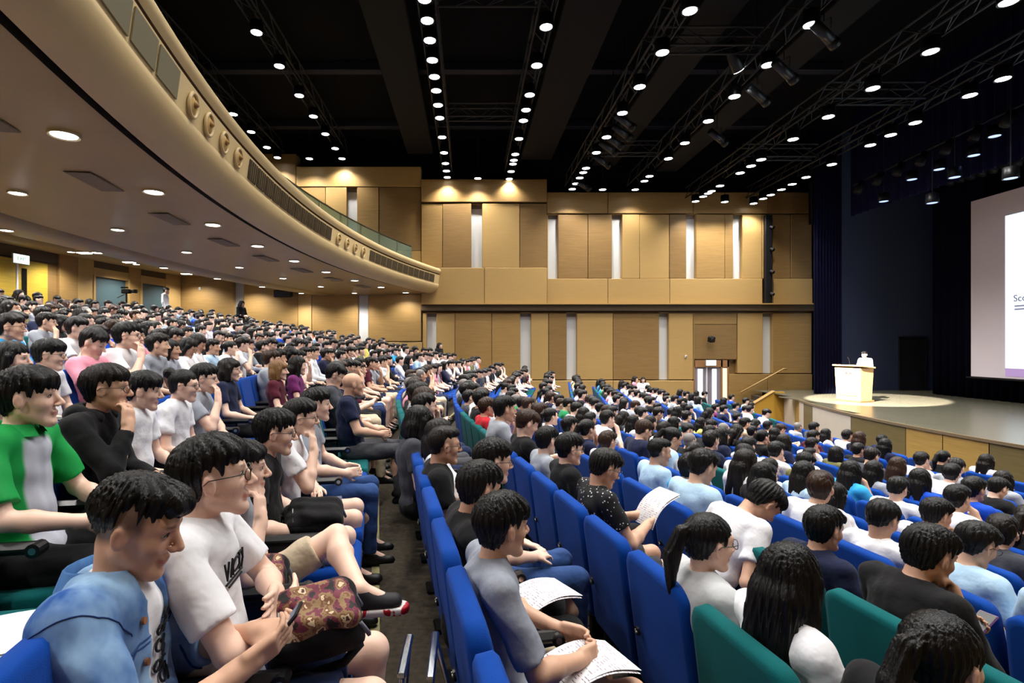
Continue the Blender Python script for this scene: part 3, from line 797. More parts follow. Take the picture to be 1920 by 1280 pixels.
# follow spot for the lectern
fs = thing('follow_spotlight', 'theatre spotlight aimed at the lectern from the ceiling', 'spotlight', (6.5, 13.0, CAMZ + 6.9))
tgt = np.array([14.1, 18.7, ZS]); dirv = nrm(tgt - np.array([6.5, 13.0, CAMZ + 6.9]))
MB().cyl(-dirv * .5, dirv * .2, .14, .15, n=14).build('barrel', CAN, fs, True)
MB().cyl(dirv * .2, dirv * .215, .13, n=14).build('lens', LENS, fs)
ld = bpy.data.lights.new('follow_light', 'SPOT'); ld.energy = SPOT_W; ld.color = (1., .90, .78); ld.spot_size = math.radians(18.); ld.spot_blend = .12; ld.shadow_soft_size = .08
lo = bpy.data.objects.new('follow_light', ld); col.objects.link(lo); lo.parent = fs; lo.location = [float(v) for v in dirv * .25]
F = frame(dirv)
import mathutils
lo.rotation_euler = mathutils.Vector(dirv).to_track_quat('-Z', 'Y').to_euler()
# ================================================================== SDF BODIES (smooth unions meshed with surface nets)
class SDF:
    def __init__(self, lo, hi, h):
        self.h = h; self.lo = np.asarray(lo, np.float32)
        self.n = [int(math.ceil((hi[a] - lo[a]) / h)) + 1 for a in range(3)]
        self.ax = [(lo[a] + h * np.arange(self.n[a])).astype(np.float32) for a in range(3)]
        self.d = np.full(self.n, .06, np.float32)
    def sub(self, lo, hi, m):
        sl = []
        for a in range(3):
            i0 = max(0, int((lo[a] - m - self.lo[a]) / self.h)); i1 = min(self.n[a], int((hi[a] + m - self.lo[a]) / self.h) + 2)
            if i1 <= i0: return None, None
            sl.append(slice(i0, i1))
        X = self.ax[0][sl[0]][:, None, None]; Y = self.ax[1][sl[1]][None, :, None]; Z = self.ax[2][sl[2]][None, None, :]
        return tuple(sl), (X, Y, Z)
    def op(self, lo, hi, fn, k=.02, mode='u'):
        sl, P = self.sub(lo, hi, k + 2.5 * self.h)
        if sl is None: return
        b = fn(*P).astype(np.float32); a = self.d[sl]
        if mode == 'u':
            hh = np.clip(.5 + .5 * (b - a) / k, 0, 1); self.d[sl] = b * (1 - hh) + a * hh - k * hh * (1 - hh)
        else:
            b = -b; hh = np.clip(.5 - .5 * (b - a) / k, 0, 1); self.d[sl] = b * (1 - hh) + a * hh + k * hh * (1 - hh)
    def cone(self, a, b, ra, rb, k=.02, cut=False, mode='u'):
        a = np.asarray(a, float); b = np.asarray(b, float); ba = b - a; L2 = float(ba @ ba) + 1e-12
        r = max(ra, rb); lo = np.minimum(a, b) - r; hi = np.maximum(a, b) + r; L = math.sqrt(L2)
        def fn(X, Y, Z):
            px, py, pz = X - a[0], Y - a[1], Z - a[2]
            dt = (px * ba[0] + py * ba[1] + pz * ba[2]) / L2; t = np.clip(dt, 0, 1)
            d = np.sqrt((px - t * ba[0]) ** 2 + (py - t * ba[1]) ** 2 + (pz - t * ba[2]) ** 2) - (ra + (rb - ra) * t)
            if cut: d = np.maximum(d, (dt - 1) * L)
            return d
        self.op(lo, hi, fn, k, mode)
    def ell(self, c, r, R=None, k=.02, mode='u'):
        c = np.asarray(c, float); r = np.asarray(r, float); R = np.eye(3) if R is None else R
        e = np.sqrt(((R * r[None, :]) ** 2).sum(1))
        def fn(X, Y, Z):
            px, py, pz = X - c[0], Y - c[1], Z - c[2]
            q = [R[0, a] * px + R[1, a] * py + R[2, a] * pz for a in range(3)]
            k0 = np.sqrt(sum((q[a] / r[a]) ** 2 for a in range(3))); k1 = np.sqrt(sum((q[a] / r[a] ** 2) ** 2 for a in range(3))) + 1e-6
            return k0 * (k0 - 1) / k1
        self.op(c - e, c + e, fn, k, mode)
    def box(self, c, hs, R=None, rad=.01, k=.01, mode='u'):
        c = np.asarray(c, float); hs = np.asarray(hs, float); R = np.eye(3) if R is None else R
        e = (np.abs(R) * hs[None, :]).sum(1)
        def fn(X, Y, Z):
            px, py, pz = X - c[0], Y - c[1], Z - c[2]
            q = [np.abs(R[0, a] * px + R[1, a] * py + R[2, a] * pz) - (hs[a] - rad) for a in range(3)]
            o = np.sqrt(sum(np.maximum(v, 0) ** 2 for v in q)); i = np.minimum(np.maximum(np.maximum(q[0], q[1]), q[2]), 0)
            return o + i - rad
        self.op(c - e, c + e, fn, k, mode)
    def mesh(self):
        d = self.d; ins = d < 0
        n = self.n
        c8 = [(i, j, k) for i in (0, 1) for j in (0, 1) for k in (0, 1)]
        cnt = np.zeros([v - 1 for v in n], np.uint8)
        for i, j, k in c8: cnt += ins[i:n[0] - 1 + i, j:n[1] - 1 + j, k:n[2] - 1 + k]
        cells = np.argwhere((cnt > 0) & (cnt < 8))
        idx = np.full(cnt.shape, -1, np.int32); idx[tuple(cells.T)] = np.arange(len(cells))
        vals = np.stack([d[cells[:, 0] + i, cells[:, 1] + j, cells[:, 2] + k] for i, j, k in c8], 1)
        C = np.array(c8, np.float32); acc = np.zeros((len(cells), 3), np.float32); num = np.zeros(len(cells), np.float32)
        for a in range(8):
            for b in range(a + 1, 8):
                if np.abs(C[a] - C[b]).sum() != 1: continue
                va, vb = vals[:, a], vals[:, b]; m = (va < 0) != (vb < 0)
                t = np.where(m, va / np.where(m, va - vb, 1), 0)
                acc += np.where(m[:, None], C[a] + (C[b] - C[a]) * t[:, None], 0); num += m
        V = (cells + acc / num[:, None]) * self.h + self.lo
        F = []
        for a in range(3):
            b, c = (a + 1) % 3, (a + 2) % 3
            s0 = [slice(None)] * 3; s1 = [slice(None)] * 3; s0[a] = slice(0, n[a] - 1); s1[a] = slice(1, n[a])
            ch = ins[tuple(s0)] != ins[tuple(s1)]
            e = np.argwhere(ch)
            e = e[(e[:, b] > 0) & (e[:, c] > 0) & (e[:, b] < n[b] - 1) & (e[:, c] < n[c] - 1)]
            if len(e) == 0: continue
            def at(db, dc):
                q = e.copy(); q[:, b] += db; q[:, c] += dc; return idx[q[:, 0], q[:, 1], q[:, 2]]
            Q = np.stack([at(-1, -1), at(0, -1), at(0, 0), at(-1, 0)], 1)
            flip = ~ins[e[:, 0], e[:, 1], e[:, 2]]
            Q[flip] = Q[flip][:, ::-1]; F.append(Q)
        return V, (np.concatenate(F) if F else np.zeros((0, 4), np.int32))
def np_mesh(name, V, F, mats, colr=None):
    me = bpy.data.meshes.new(name)
    me.vertices.add(len(V)); me.vertices.foreach_set('co', V.astype(np.float32).ravel())
    me.loops.add(F.size); me.polygons.add(len(F))
    me.loops.foreach_set('vertex_index', F.astype(np.int32).ravel())
    me.polygons.foreach_set('loop_start', np.arange(0, F.size, F.shape[1], dtype=np.int32))
    me.update(calc_edges=True)
    for m in mats: me.materials.append(m)
    me.polygons.foreach_set('use_smooth', np.ones(len(F), bool))
    if colr is not None:
        at = me.color_attributes.new('Col', 'FLOAT_COLOR', 'POINT'); at.data.foreach_set('color', colr.astype(np.float32).ravel())
    return me

# ---- materials for people
def skin(name, rgb):
    m, nt, b = new_mat(name); N, L = nt.nodes, nt.links
    a = N.new('ShaderNodeVertexColor'); a.layer_name = 'Col'
    mx = N.new('ShaderNodeMix'); mx.data_type = 'RGBA'; mx.blend_type = 'MULTIPLY'; mx.inputs[0].default_value = 1
    mx.inputs[6].default_value = lin(rgb) + (1,); L.new(a.outputs[0], mx.inputs[7]); L.new(mx.outputs[2], b.inputs['Base Color'])
    b.inputs['Roughness'].default_value = .48; b.inputs['Specular IOR Level'].default_value = .4
    return m
SKINS = [skin('skin_fair', (.91, .76, .68)), skin('skin_tan', (.80, .63, .53)), skin('skin_warm', (.86, .70, .60))]
def hairm(name, rgb, rough=.40):
    m = mat(name, rgb, rough=rough, spec=.24, bump=.4, bscale=60, stretch=(3.2, 3.2, .3))
    return m
HAIRS = [hairm('hair_black', (.036, .032, .036)), hairm('hair_dark_brown', (.065, .05, .045)), hairm('hair_brown', (.17, .105, .07)), hairm('hair_light_brown', (.46, .34, .21)), hairm('hair_grey', (.45, .43, .42))]
def cloth(name, rgb, rough=.85, var=.06):
    return mat('cloth_' + name, rgb, rough=rough, spec=.2, var=var, vscale=9, bump=.75, bscale=17, sheen=.05)
CL = {'white': (.88, .88, .90), 'black': (.065, .065, .075), 'navy': (.085, .11, .22), 'grey': (.58, .60, .64), 'dark grey': (.24, .25, .28), 'royal blue': (.07, .27, .72),
      'sky blue': (.20, .62, .85), 'red': (.72, .13, .17), 'purple': (.40, .13, .36), 'maroon': (.30, .08, .15), 'pink': (.90, .58, .66), 'yellow': (.87, .82, .42), 'green': (.10, .50, .30),
      'olive': (.40, .40, .24), 'pale blue': (.66, .78, .88), 'beige': (.80, .72, .60), 'orange': (.88, .42, .18)}
CM = {k: cloth(k, v) for k, v in CL.items()}
JEANS = cloth('jeans', (.17, .28, .48), var=.2); TR_BLACK = cloth('trouser_black', (.06, .06, .07)); TR_GREY = cloth('trouser_grey', (.27, .27, .29)); TR_BEIGE = cloth('trouser_beige', (.76, .70, .60)); TR_NAVY = cloth('trouser_navy', (.08, .13, .26))
SHOE_W = mat('shoe_white', (.86, .85, .84), rough=.5); SHOE_B = mat('shoe_black', (.06, .06, .065), rough=.5)

# ---- poses. Local frame: x forward, y left, z up, origin on the floor under the hips
A_ = lambda *v: np.array(v, float)
ARMS = {
 'lap':   dict(L=((-.05, .255, .75), (.19, .10, .665), (.75, -.6, -.1), (0, -.3, -1)), R=((-.05, -.255, .75), (.20, -.08, .67), (.75, .6, -.1), (0, .3, -1))),
 'cross': dict(L=((.03, .245, .78), (.12, -.06, .83), (.1, -1, .15), (-1, 0, 0)), R=((.04, -.245, .77), (.17, .04, .76), (.1, 1, .2), (-1, 0, 0))),
 'chinR': dict(L=((.03, .24, .76), (.15, -.07, .74), (.2, -1, 0), (0, 0, -1)), R=((.12, -.20, .76), (.09, -.085, .985), (-.12, .35, 1), (-.9, .3, 0))),
 'chinL': dict(R=((.03, -.24, .76), (.15, .07, .74), (.2, 1, 0), (0, 0, -1)), L=((.12, .20, .76), (.09, .085, .985), (-.12, -.35, 1), (-.9, -.3, 0))),
 'phone': dict(L=((.02, .22, .80), (.25, .075, .86), (.75, -.45, .25), (0, -.6, .6)), R=((.02, -.24, .80), (.25, -.075, .86), (.75, .45, .25), (0, .6, .6))),
 'clasp': dict(L=((.0, .25, .76), (.27, .07, .70), (.85, -.5, -.05), (0, -1, -.2)), R=((.0, -.25, .76), (.27, -.07, .70), (.85, .5, -.05), (0, 1, -.2))),
 'rest':  dict(L=((-.04, .27, .76), (.22, .26, .70), (1, -.1, -.05), (0, 0, -1)), R=((-.04, -.27, .76), (.22, -.26, .70), (1, .1, -.05), (0, 0, -1))),
 'stand': dict(L=((-.02, .25, 1.10), (.06, .24, .86), (.2, -.1, -1), (0, -1, 0)), R=((-.02, -.25, 1.10), (.06, -.24, .86), (.2, .1, -1), (0, 1, 0))),
 'book':  dict(L=((.02, .24, 1.12), (.20, .07, 1.10), (.5, -.8, 0), (-1, 0, 0)), R=((.02, -.24, 1.12), (.20, -.07, 1.10), (.5, .8, 0), (-1, 0, 0))),
}
def pose(arms='lap', lean=0., yaw=0., pitch=0., roll=0., twist=0., legs='sit', stand=False, kneeR=None, ankR=None, kneeL=None, ankL=None, headfwd=0., armo=None, headoff=(0, 0, 0)):
    J = {}
    up = .0
    if stand:
        J['pelvis'] = A_(0, 0, .95); J['chest'] = A_(-.01, 0, 1.28); J['neck'] = A_(-.02, 0, 1.455); J['head'] = A_(.02, 0, 1.575)
        J['hip'] = [A_(0, .095, .92), A_(0, -.095, .92)]; J['kn'] = [A_(.02, .10, .50), A_(.02, -.10, .50)]; J['an'] = [A_(-.02, .10, .09), A_(-.02, -.10, .09)]
    else:
        J['pelvis'] = A_(-.05, 0, .55)
        Rl = roty(lean)
        P0 = J['pelvis']
        J['chest'] = P0 + Rl @ A_(-.075, 0, .345); J['neck'] = P0 + Rl @ A_(-.08, 0, .515); J['head'] = P0 + Rl @ A_(-.035 + headfwd, 0, .635)
        J['hip'] = [A_(-.03, .095, .53), A_(-.03, -.095, .53)]
        J['kn'] = [A_(*(kneeL or (.40, .13, .545))), A_(*(kneeR or (.40, -.13, .545)))]
        J['an'] = [A_(*(ankL or (.40, .13, .10))), A_(*(ankR or (.40, -.13, .10)))]
    J['head'] = J['head'] + A_(*headoff)
    u = nrm(J['chest'] - J['pelvis']); f = nrm(np.cross((0, 1, 0), u)); Rt = np.stack([f, A_(0, 1, 0), u], 1) @ rotz(twist)
    J['Rt'] = Rt; J['sh'] = [J['neck'] + Rt @ A_(-.01, .175, -.055), J['neck'] + Rt @ A_(-.01, -.175, -.055)]
    arm = dict(ARMS[arms]); arm.update(armo or {})
    J['el'], J['wr'], J['hd'], J['pn'] = [], [], [], []
    for s in ('L', 'R'):
        e, w, hd, pn = arm[s]; J['el'].append(A_(*e)); J['wr'].append(A_(*w)); J['hd'].append(nrm(hd)); J['pn'].append(nrm(pn))
        if lean and not stand and s not in (armo or {}):
            Rl = roty(lean * .6)
            J['el'][-1] = J['pelvis'] + Rl @ (J['el'][-1] - J['pelvis']); J['wr'][-1] = J['pelvis'] + Rl @ (J['wr'][-1] - J['pelvis'])
    # keep arm segment lengths human
    for s in (0, 1):
        d = J['el'][s] - J['sh'][s]; J['el'][s] = J['sh'][s] + nrm(d) * .285
        d = J['wr'][s] - J['el'][s]; J['wr'][s] = J['el'][s] + nrm(d) * min(.25, max(.235, np.linalg.norm(d)))
    J['Rh'] = rotz(yaw) @ roty(pitch) @ rotx(roll)
    J['stand'] = stand
    return J

def add_hand(S, J, s, fine, curl=.5, k=.006):
    w, d, pn = J['wr'][s], J['hd'][s], J['pn'][s]
    pn = nrm(pn - (pn @ d) * d); side = np.cross(d, pn) * (1 if s == 0 else -1)     # towards the thumb
    R = np.stack([d, side, pn], 1)
    if not fine:
        S.cone(w, w + d * .09, .03, .03, .015); S.cone(w + d * .09, w + d * .15 + pn * .03, .028, .018, .012); S.cone(w + d * .03 + side * .02, w + d * .09 + side * .05 + pn * .015, .013, .011, .01)
        return
    S.cone(w - d * .02, w + d * .03, .027, .026, .015)
    S.box(w + d * .055, (.046, .039, .0145), R, .013, .012)
    for q, (o, L, c) in enumerate(((.029, .072, 0), (.010, .08, .02), (-.010, .075, .05), (-.029, .06, .1))):
        p = w + d * .098 + side * o; ang = curl * .45 + c; r = .0088
        for seg, fr in enumerate((.45, .32, .23)):
            e = p + (d * math.cos(ang) + pn * math.sin(ang) + side * o * 1.2) * (L * fr)
            S.cone(p, e, r, r * .92, .004); p = e; r *= .92; ang += curl * .9
    p = w + d * .03 + side * .032; td = nrm(d * .75 + side * .6 + pn * .35)
    e = p + td * .042; S.cone(p, e, .0125, .0105, .008); td = nrm(d * .95 + side * .15 + pn * .35); S.cone(e, e + td * .036, .0102, .0085, .004)

def add_head(S, c, R, fine, female=False):
    def W(x, y, z): return c + R @ A_(x, y, z)
    S.ell(W(-.014, 0, .033), (.098, .077, .084), R, .02)
    S.ell(W(.032, 0, -.022), (.056, .056, .080), R, .028)
    for s in (-1, 1):
        S.cone(W(-.008, s * .045, -.050), W(.066, s * .011, -.098), .018, .016, .024)
        S.ell(W(.055, s * .036, -.022), (.026, .022, .022), R, .02)                          # cheek
    S.ell(W(.072, 0, -.098), (.022, .024, .018), R, .02)                                     # chin
    S.cone(W(.074, -.034, .030), W(.074, .034, .030), .014, .014, .02)                       # brow
    for s in (-1, 1):
        S.ell(W(.094, s * .031, .010), (.013, .017, .010), R, .012, 's')
        S.ell(W(-.006, s * .078, -.006), (.019, .010, .032), R @ rotz(-s * .35) @ roty(-.15), .006)
    S.cone(W(.088, 0, .018), W(.113, 0, -.022), .008, .0125, .012)
    for s in (-1, 1): S.ell(W(.101, s * .013, -.028), (.011, .008, .008), R, .006)
    S.cone(W(.088, -.013, -.056), W(.088, .013, -.056), .0075, .0075, .008)                   # upper lip
    S.cone(W(.086, -.011, -.068), W(.086, .011, -.068), .0080, .0080, .008)
    if fine:
        for s in (-1, 1): S.ell(W(-.002, s * .089, -.004), (.010, .006, .019), R, .004, 's')
        S.cone(W(.100, -.02, -.0622), W(.100, .02, -.0622), .0022, .0022, .004, mode='s')

def head_colour(V, c, R, fade=0., stub=0.):
    q = (V - c) @ R; x, y, z = q[:, 0], q[:, 1], q[:, 2]; ay = np.abs(y)
    C = np.ones((len(V), 4), np.float32)
    def soft(v, lo, hi): return np.clip((v - lo) / (hi - lo), 0, 1)
    near = (np.abs(q).max(1) < .16)
    lips = near * soft(.009 - np.abs(z + .0615), 0, .004) * soft(.026 - ay, 0, .006) * soft(x, .075, .083)
    C[:, :3] *= 1 - lips[:, None] * np.array([.16, .42, .36])
    brow = near * soft(.0062 - np.abs(z - .033 - .1 * (ay - .03)), 0, .004) * soft(ay, .010, .016) * soft(.052 - ay, 0, .008) * soft(x, .055, .065)
    C[:, :3] *= 1 - brow[:, None] * np.array([.74, .78, .8])
    eye = near * soft(.0060 - np.abs(z - .011), 0, .004) * soft(ay, .016, .022) * soft(.046 - ay, 0, .006) * soft(x, .06, .07)
    C[:, :3] *= 1 - eye[:, None] * .78
    warm = near * (soft(.03 - np.abs(z + .025), 0, .02) * soft(x, .05, .08) * .5 + soft(ay, .078, .086) * soft(.03 - np.abs(x), 0, .01) * .8)
    C[:, :3] *= 1 - warm[:, None] * np.array([.03, .13, .12])
    if fade:
        lim = np.interp(x, [-.1, -.03, .0, .03], [-.085, -.05, -.01, -.015])
        f = near * soft(z, lim + .008, lim + .036) * soft(.045 - x, 0, .015) * soft(.0835 - ay, 0, .003) * min(1., fade * 1.3)
        C[:, :3] *= 1 - f[:, None] * np.array([.84, .83, .80])
    return C

def wrinkle(S, amp, seed=0):
    X, Y, Z = S.ax[0][:, None, None], S.ax[1][None, :, None], S.ax[2][None, None, :]
    w = np.sin(31 * X + 17 * Z + 9 * np.sin(7 * Y + seed)) * np.sin(23 * Z - 13 * X + 5 * np.sin(11 * Y + 2 * seed)) + .6 * np.sin(52 * Z + 21 * X + 18 * Y + seed)
    S.d += (amp * w).astype(np.float32)

def bounds(J, m=.16):
    pts = np.array([J['pelvis'], J['chest'], J['neck'], J['head'] + A_(0, 0, .02)] + J['sh'] + J['el'] + J['wr'] + [J['wr'][s] + J['hd'][s] * .17 for s in (0, 1)] + J['kn'] + [a + A_(.12, 0, 0) for a in J['an']])
    return pts.min(0) - m, pts.max(0) + m

def build_person(J, name, h=.01, fine=False, sleeve=.62, shorts=False, slim=1., fade=0., curl=(.5, .5), hs=None, bare=False, wr_amp=.0035, legs=True, neckdrop=0., seed=0, belly=0.):
    """meshes: body (skin), shirt, trousers, shoes"""
    out = {}
    lo, hi = bounds(J)
    if not legs: lo[2] = .44; hi[0] = min(hi[0], .45)
    Rt = J['Rt']; u = Rt[:, 2]; mid = (J['pelvis'] + J['chest']) / 2
    wy = slim
    def torso(S, inf, k=.03):
        S.ell(J['pelvis'], (.115 + inf, .15 * wy + inf, .11 + inf), Rt, k)
        S.ell(mid, (.092 + inf + belly, .132 * wy + inf + belly, .18 + inf), Rt, k)
        S.ell(J['chest'], (.098 + inf, .148 * wy + inf, .165 + inf), Rt, k)
        for s in (0, 1):
            S.cone(J['neck'] - u * .10, J['sh'][s] * .92 + J['neck'] * .08, .072 + inf, .050 + inf, .03)
            S.cone(J['neck'] - u * .025, J['sh'][s] * .8 + J['neck'] * .2 - u * .012, .046 + inf * .6, .046 + inf * .8, .03)
    S = SDF(lo, hi, h)
    torso(S, 0)
    S.cone(J['neck'] - u * .05, J['head'] + J['Rh'] @ A_(-.036, 0, -.05), .053 * wy, .046 * wy, .014)
    for s in (0, 1):
        S.cone(J['sh'][s], J['el'][s], .047 * wy, .038 * wy, .02)
        a, b = J['el'][s], J['wr'][s]
        S.cone(a, a * .65 + b * .35, .038 * wy, .041 * wy, .015); S.cone(a * .65 + b * .35, b, .041 * wy, .026 * wy, .015)
        add_hand(S, J, s, fine, curl[s])
        if legs:
            S.cone(J['hip'][s], J['kn'][s], .080 * wy, .056, .03); a, b = J['kn'][s], J['an'][s]
            back = nrm(A_(-1, 0, 0)) * .018
            S.cone(a, a * .65 + b * .35 + back, .054, .056, .02); S.cone(a * .65 + b * .35 + back, b, .056, .036, .02)
            S.cone(b, b + A_(.1, 0, -.05), .035, .03, .02)
    add_head(S, J['head'], J['Rh'], fine)
    V, F = S.mesh()
    out['body'] = np_mesh(name + '_body', V, F, [SKINS[0]], head_colour(V, J['head'], J['Rh'], fade))
    hs = hs or h * 1.15
    S = SDF(lo, hi, hs)
    torso(S, .014)
    for s in (0, 1):
        e = J['sh'][s] + (J['el'][s] - J['sh'][s]) * min(1, sleeve)
        if sleeve <= 1: S.cone(J['sh'][s], e, .062 * wy, (.060 + .004) * wy, .02, cut=True)
        else:
            S.cone(J['sh'][s], J['el'][s], .062 * wy, .054 * wy, .02)
            w = J['el'][s] + (J['wr'][s] - J['el'][s]) * min(1., sleeve - 1); S.cone(J['el'][s], w, .053 * wy, .040 * wy, .02, cut=True)
    if wr_amp: wrinkle(S, wr_amp, seed)
    hd = J['neck'] + u * (.055 - neckdrop) + Rt[:, 0] * .02
    S.ell(hd, (.068, .064, .062), Rt, .008, 's')
    V, F = S.mesh(); out['shirt'] = np_mesh(name + '_shirt', V, F, [CM['white']])
    if legs:
        lo2, hi2 = lo.copy(), hi.copy(); hi2[2] = max(J['kn'][0][2], J['kn'][1][2], J['pelvis'][2]) + .2; lo2[1] -= .02; hi2[1] += .02
        S = SDF(lo2, hi2, hs)
        S.ell(J['pelvis'] - A_(0, 0, .01), (.13, .165 * wy, .115), None, .03)
        for s in (0, 1):
            kn = J['hip'][s] + (J['kn'][s] - J['hip'][s]) * (.80 if shorts else 1.)
            if shorts: S.cone(J['hip'][s], kn, .092 * wy, .082, .03, cut=True)
            else:
                S.cone(J['hip'][s], kn, .09 * wy, .066, .03); S.cone(kn, J['an'][s] - A_(0, 0, .0), .066, .052, .02, cut=True)
        if wr_amp: wrinkle(S, wr_amp * .8, seed + 3)
        V, F = S.mesh(); out['trousers'] = np_mesh(name + '_trousers', V, F, [TR_BLACK])
        for s in (0, 1):
            b = J['an'][s]; S = SDF(b - A_(.12, .09, .14), b + A_(.24, .09, .1), hs)
            S.cone(b + A_(-.03, 0, -.055), b + A_(.15, 0, -.066), .040, .038, .02); S.cone(b + A_(.0, 0, -.01), b + A_(.08, 0, -.05), .042, .034, .02)
            S.box(b + A_(.06, 0, -.1), (.2, .1, .02), None, .002, .004, 's')
            V, F = S.mesh(); out['shoe%d' % s] = np_mesh(name + '_shoe', V, F, [SHOE_B])
    return out

# ---- hair, in head-local space
def build_hair(style, h=.006, seed=1, m=None):
    S = SDF((-.22, -.15, -.42 if style in ('long', 'bob', 'pony') else -.14), (.16, .15, .19), h)
    r2 = random.Random(seed)
    fr = {'short': .052, 'fringe': .036, 'crew': .068, 'long': .050, 'bob': .034, 'pony': .058, 'bun': .060, 'side': .050, 'receding': .085, 'quiff': .060}[style]
    inf = {'crew': .008, 'receding': .004, 'pony': .006, 'bun': .006}.get(style, .014)
    S.ell((-.016, 0, .036), (.099 + inf * .85, .078 + inf * .62, .086 + inf), None, .01)
    if style == 'quiff':
        S.ell((.0, 0, .088), (.092, .064, .046), None, .02); S.ell((.062, .0, .092), (.050, .052, .034), None, .02); S.ell((.085, -.01, .082), (.030, .042, .024), None, .015)
    if style in ('short', 'side', 'fringe'):
        S.ell((.005, .012 if style == 'side' else 0, .085), (.085, .068, .050), None, .02)
        S.ell((.055, .015 if style == 'side' else -.01, .074), (.042, .062, .034), None, .02)
    if style == 'fringe' or style == 'bob': S.ell((.062, 0, .060), (.036, .068, .040), None, .015)
    if style == 'crew': S.ell((.0, 0, .090), (.088, .064, .040), None, .02); S.ell((.05, 0, .09), (.045, .055, .03), None, .02)
    X, Y, Z = S.ax[0][:, None, None], S.ax[1][None, :, None], S.ax[2][None, None, :]
    AY = np.abs(Y)
    side = {'crew': .025, 'quiff': .042, 'short': .014, 'side': .010, 'receding': .0}.get(style, -.002)
    nape = {'crew': -.05, 'quiff': -.02, 'short': -.078, 'side': -.076, 'pony': -.07, 'bun': -.07}.get(style, -.078)
    hz = np.interp(S.ax[0], [-.13, -.075, -.035, -.012, .012, .03, .055, .16], [nape, nape, nape * .55, side + .018, side + .01, side - .012 if style != 'crew' else side + .01, fr, fr + .004])[:, None, None]
    tp = {'long': .004, 'bob': .003, 'pony': .004, 'bun': .004, 'receding': .003}.get(style, .014)
    S.d += (tp * np.clip((hz + .05 - Z) / .05, 0, 1) * np.clip((.07 - X) / .03, .25, 1)).astype(np.float32)
    jag = .006 * np.sin(70 * Y + seed + 90 * X) + .005 * np.sin(163 * Y + 2.1 * seed + 140 * X)
    S.d = np.maximum(S.d, ((hz + jag) - Z) * .75).astype(np.float32)
    if style not in ('long', 'bob'):
        S2 = .0 if style not in ('crew', 'quiff') else -.006
        S.ell((-.040, 0, -.022), (.058 + S2, .067 + S2, .062), None, .012)
        S.d = np.maximum(S.d, ((hz + jag) - Z) * .75).astype(np.float32)
    if style in ('long', 'bob'):
        Lb = -.30 if style == 'long' else -.10
        S.ell((-.055, 0, -.03), (.066, .092, .13), None, .02)
        if style == 'long':
            S.cone((-.085, .03, -.05), (-.105, .05, Lb), .060, .040, .03); S.cone((-.085, -.03, -.05), (-.105, -.05, Lb), .060, .040, .03)
            for s in (-1, 1): S.cone((.005, s * .078, .02), (-.03, s * .095, Lb * .75), .026, .028, .02)
        else:
            for s in (-1, 1): S.cone((.005, s * .076, .02), (.0, s * .084, Lb), .028, .026, .02); S.cone((-.06, s * .05, -.04), (-.06, s * .05, Lb), .05, .045, .03)
        S.ell((.095, 0, -.035), (.085, .068, .085), None, .01, 's')
    if style == 'pony':
        S.cone((-.105, 0, .055), (-.135, 0, .04), .022, .024, .012); S.cone((-.135, 0, .04), (-.165, .01, -.06), .030, .036, .01); S.cone((-.165, .01, -.06), (-.150, .02, -.22), .036, .012, .01)
    if style == 'bun': S.ell((-.115, 0, .085), (.042, .045, .042), None, .01)
    # strand clumps running down from the crown
    phi = np.arctan2(Y, X + .045); rad = np.sqrt((X + .045) ** 2 + Y ** 2)
    amp = {'crew': .0016, 'receding': .001, 'long': .003, 'bob': .003, 'pony': .0022, 'bun': .002}.get(style, .0034)
    n1 = (13 if h > .007 else 19) + seed % 5
    w = np.sin(n1 * phi + 25 * Z + seed) + .7 * np.sin((2 * n1 + 3) * phi - 38 * Z + 30 * rad + seed * 1.7) + .5 * np.sin(47 * phi + 60 * rad)
    S.d += (amp * w * np.clip(rad / .05, .2, 1)).astype(np.float32)
    V, F = S.mesh()
    return np_mesh('hair_' + style, V, F, [m or HAIRS[0]])
def glasses_mesh(m=None):
    mb = MB()
    for s in (-1, 1):
        c = A_(.103, s * .034, .008)
        mb.tube([c + A_(-.012 * abs(math.cos(a)) * (1 if math.cos(a) * s > 0 else -.2), .027 * math.cos(a), .019 * math.sin(a)) for a in [2 * math.pi * k / 18 for k in range(18)]], .0017, 6, closed=True)
        mb.tube([(.090, s * .062, .014), (.06, s * .078, .014), (-.005, s * .088, .012), (-.02, s * .088, .0)], .0017, 6)
    mb.tube([(.107, -.009, .012), (.110, 0, .014), (.107, .009, .012)], .0016, 6)
    return mb.mesh('glasses', m or mat('glasses_frame', (.08, .07, .07), rough=.3, spec=.6), True)
def eye_mesh():
    mb = MB(); mb.ball((.0, 0, 0), (.0085, .0135, .0060), None, 10, 8); mb.cur = 1; mb.ball((.0045, 0, -.0002), (.0052, .0058, .0052), None, 10, 8)
    mb.cur = 2; mb.tube([(.004, -.0145, .001), (.0085, -.006, .0055), (.0088, .003, .0058), (.004, .0145, .002)], .0014, 5)
    return mb.mesh('eye', [mat('eye_white', (.80, .77, .74), rough=.2), mat('eye_iris', (.06, .04, .03), rough=.1), mat('eye_lash', (.07, .05, .05))], True)

def M4(R, t):
    m = mathutils.Matrix.Identity(4)
    for i in range(3):
        for j in range(3): m[i][j] = float(R[i, j])
        m[i][3] = float(t[i])
    return m
def setmat(o, m):                     # material on the object, mesh stays shared
    o.material_slots[0].link = 'OBJECT'; o.material_slots[0].material = m
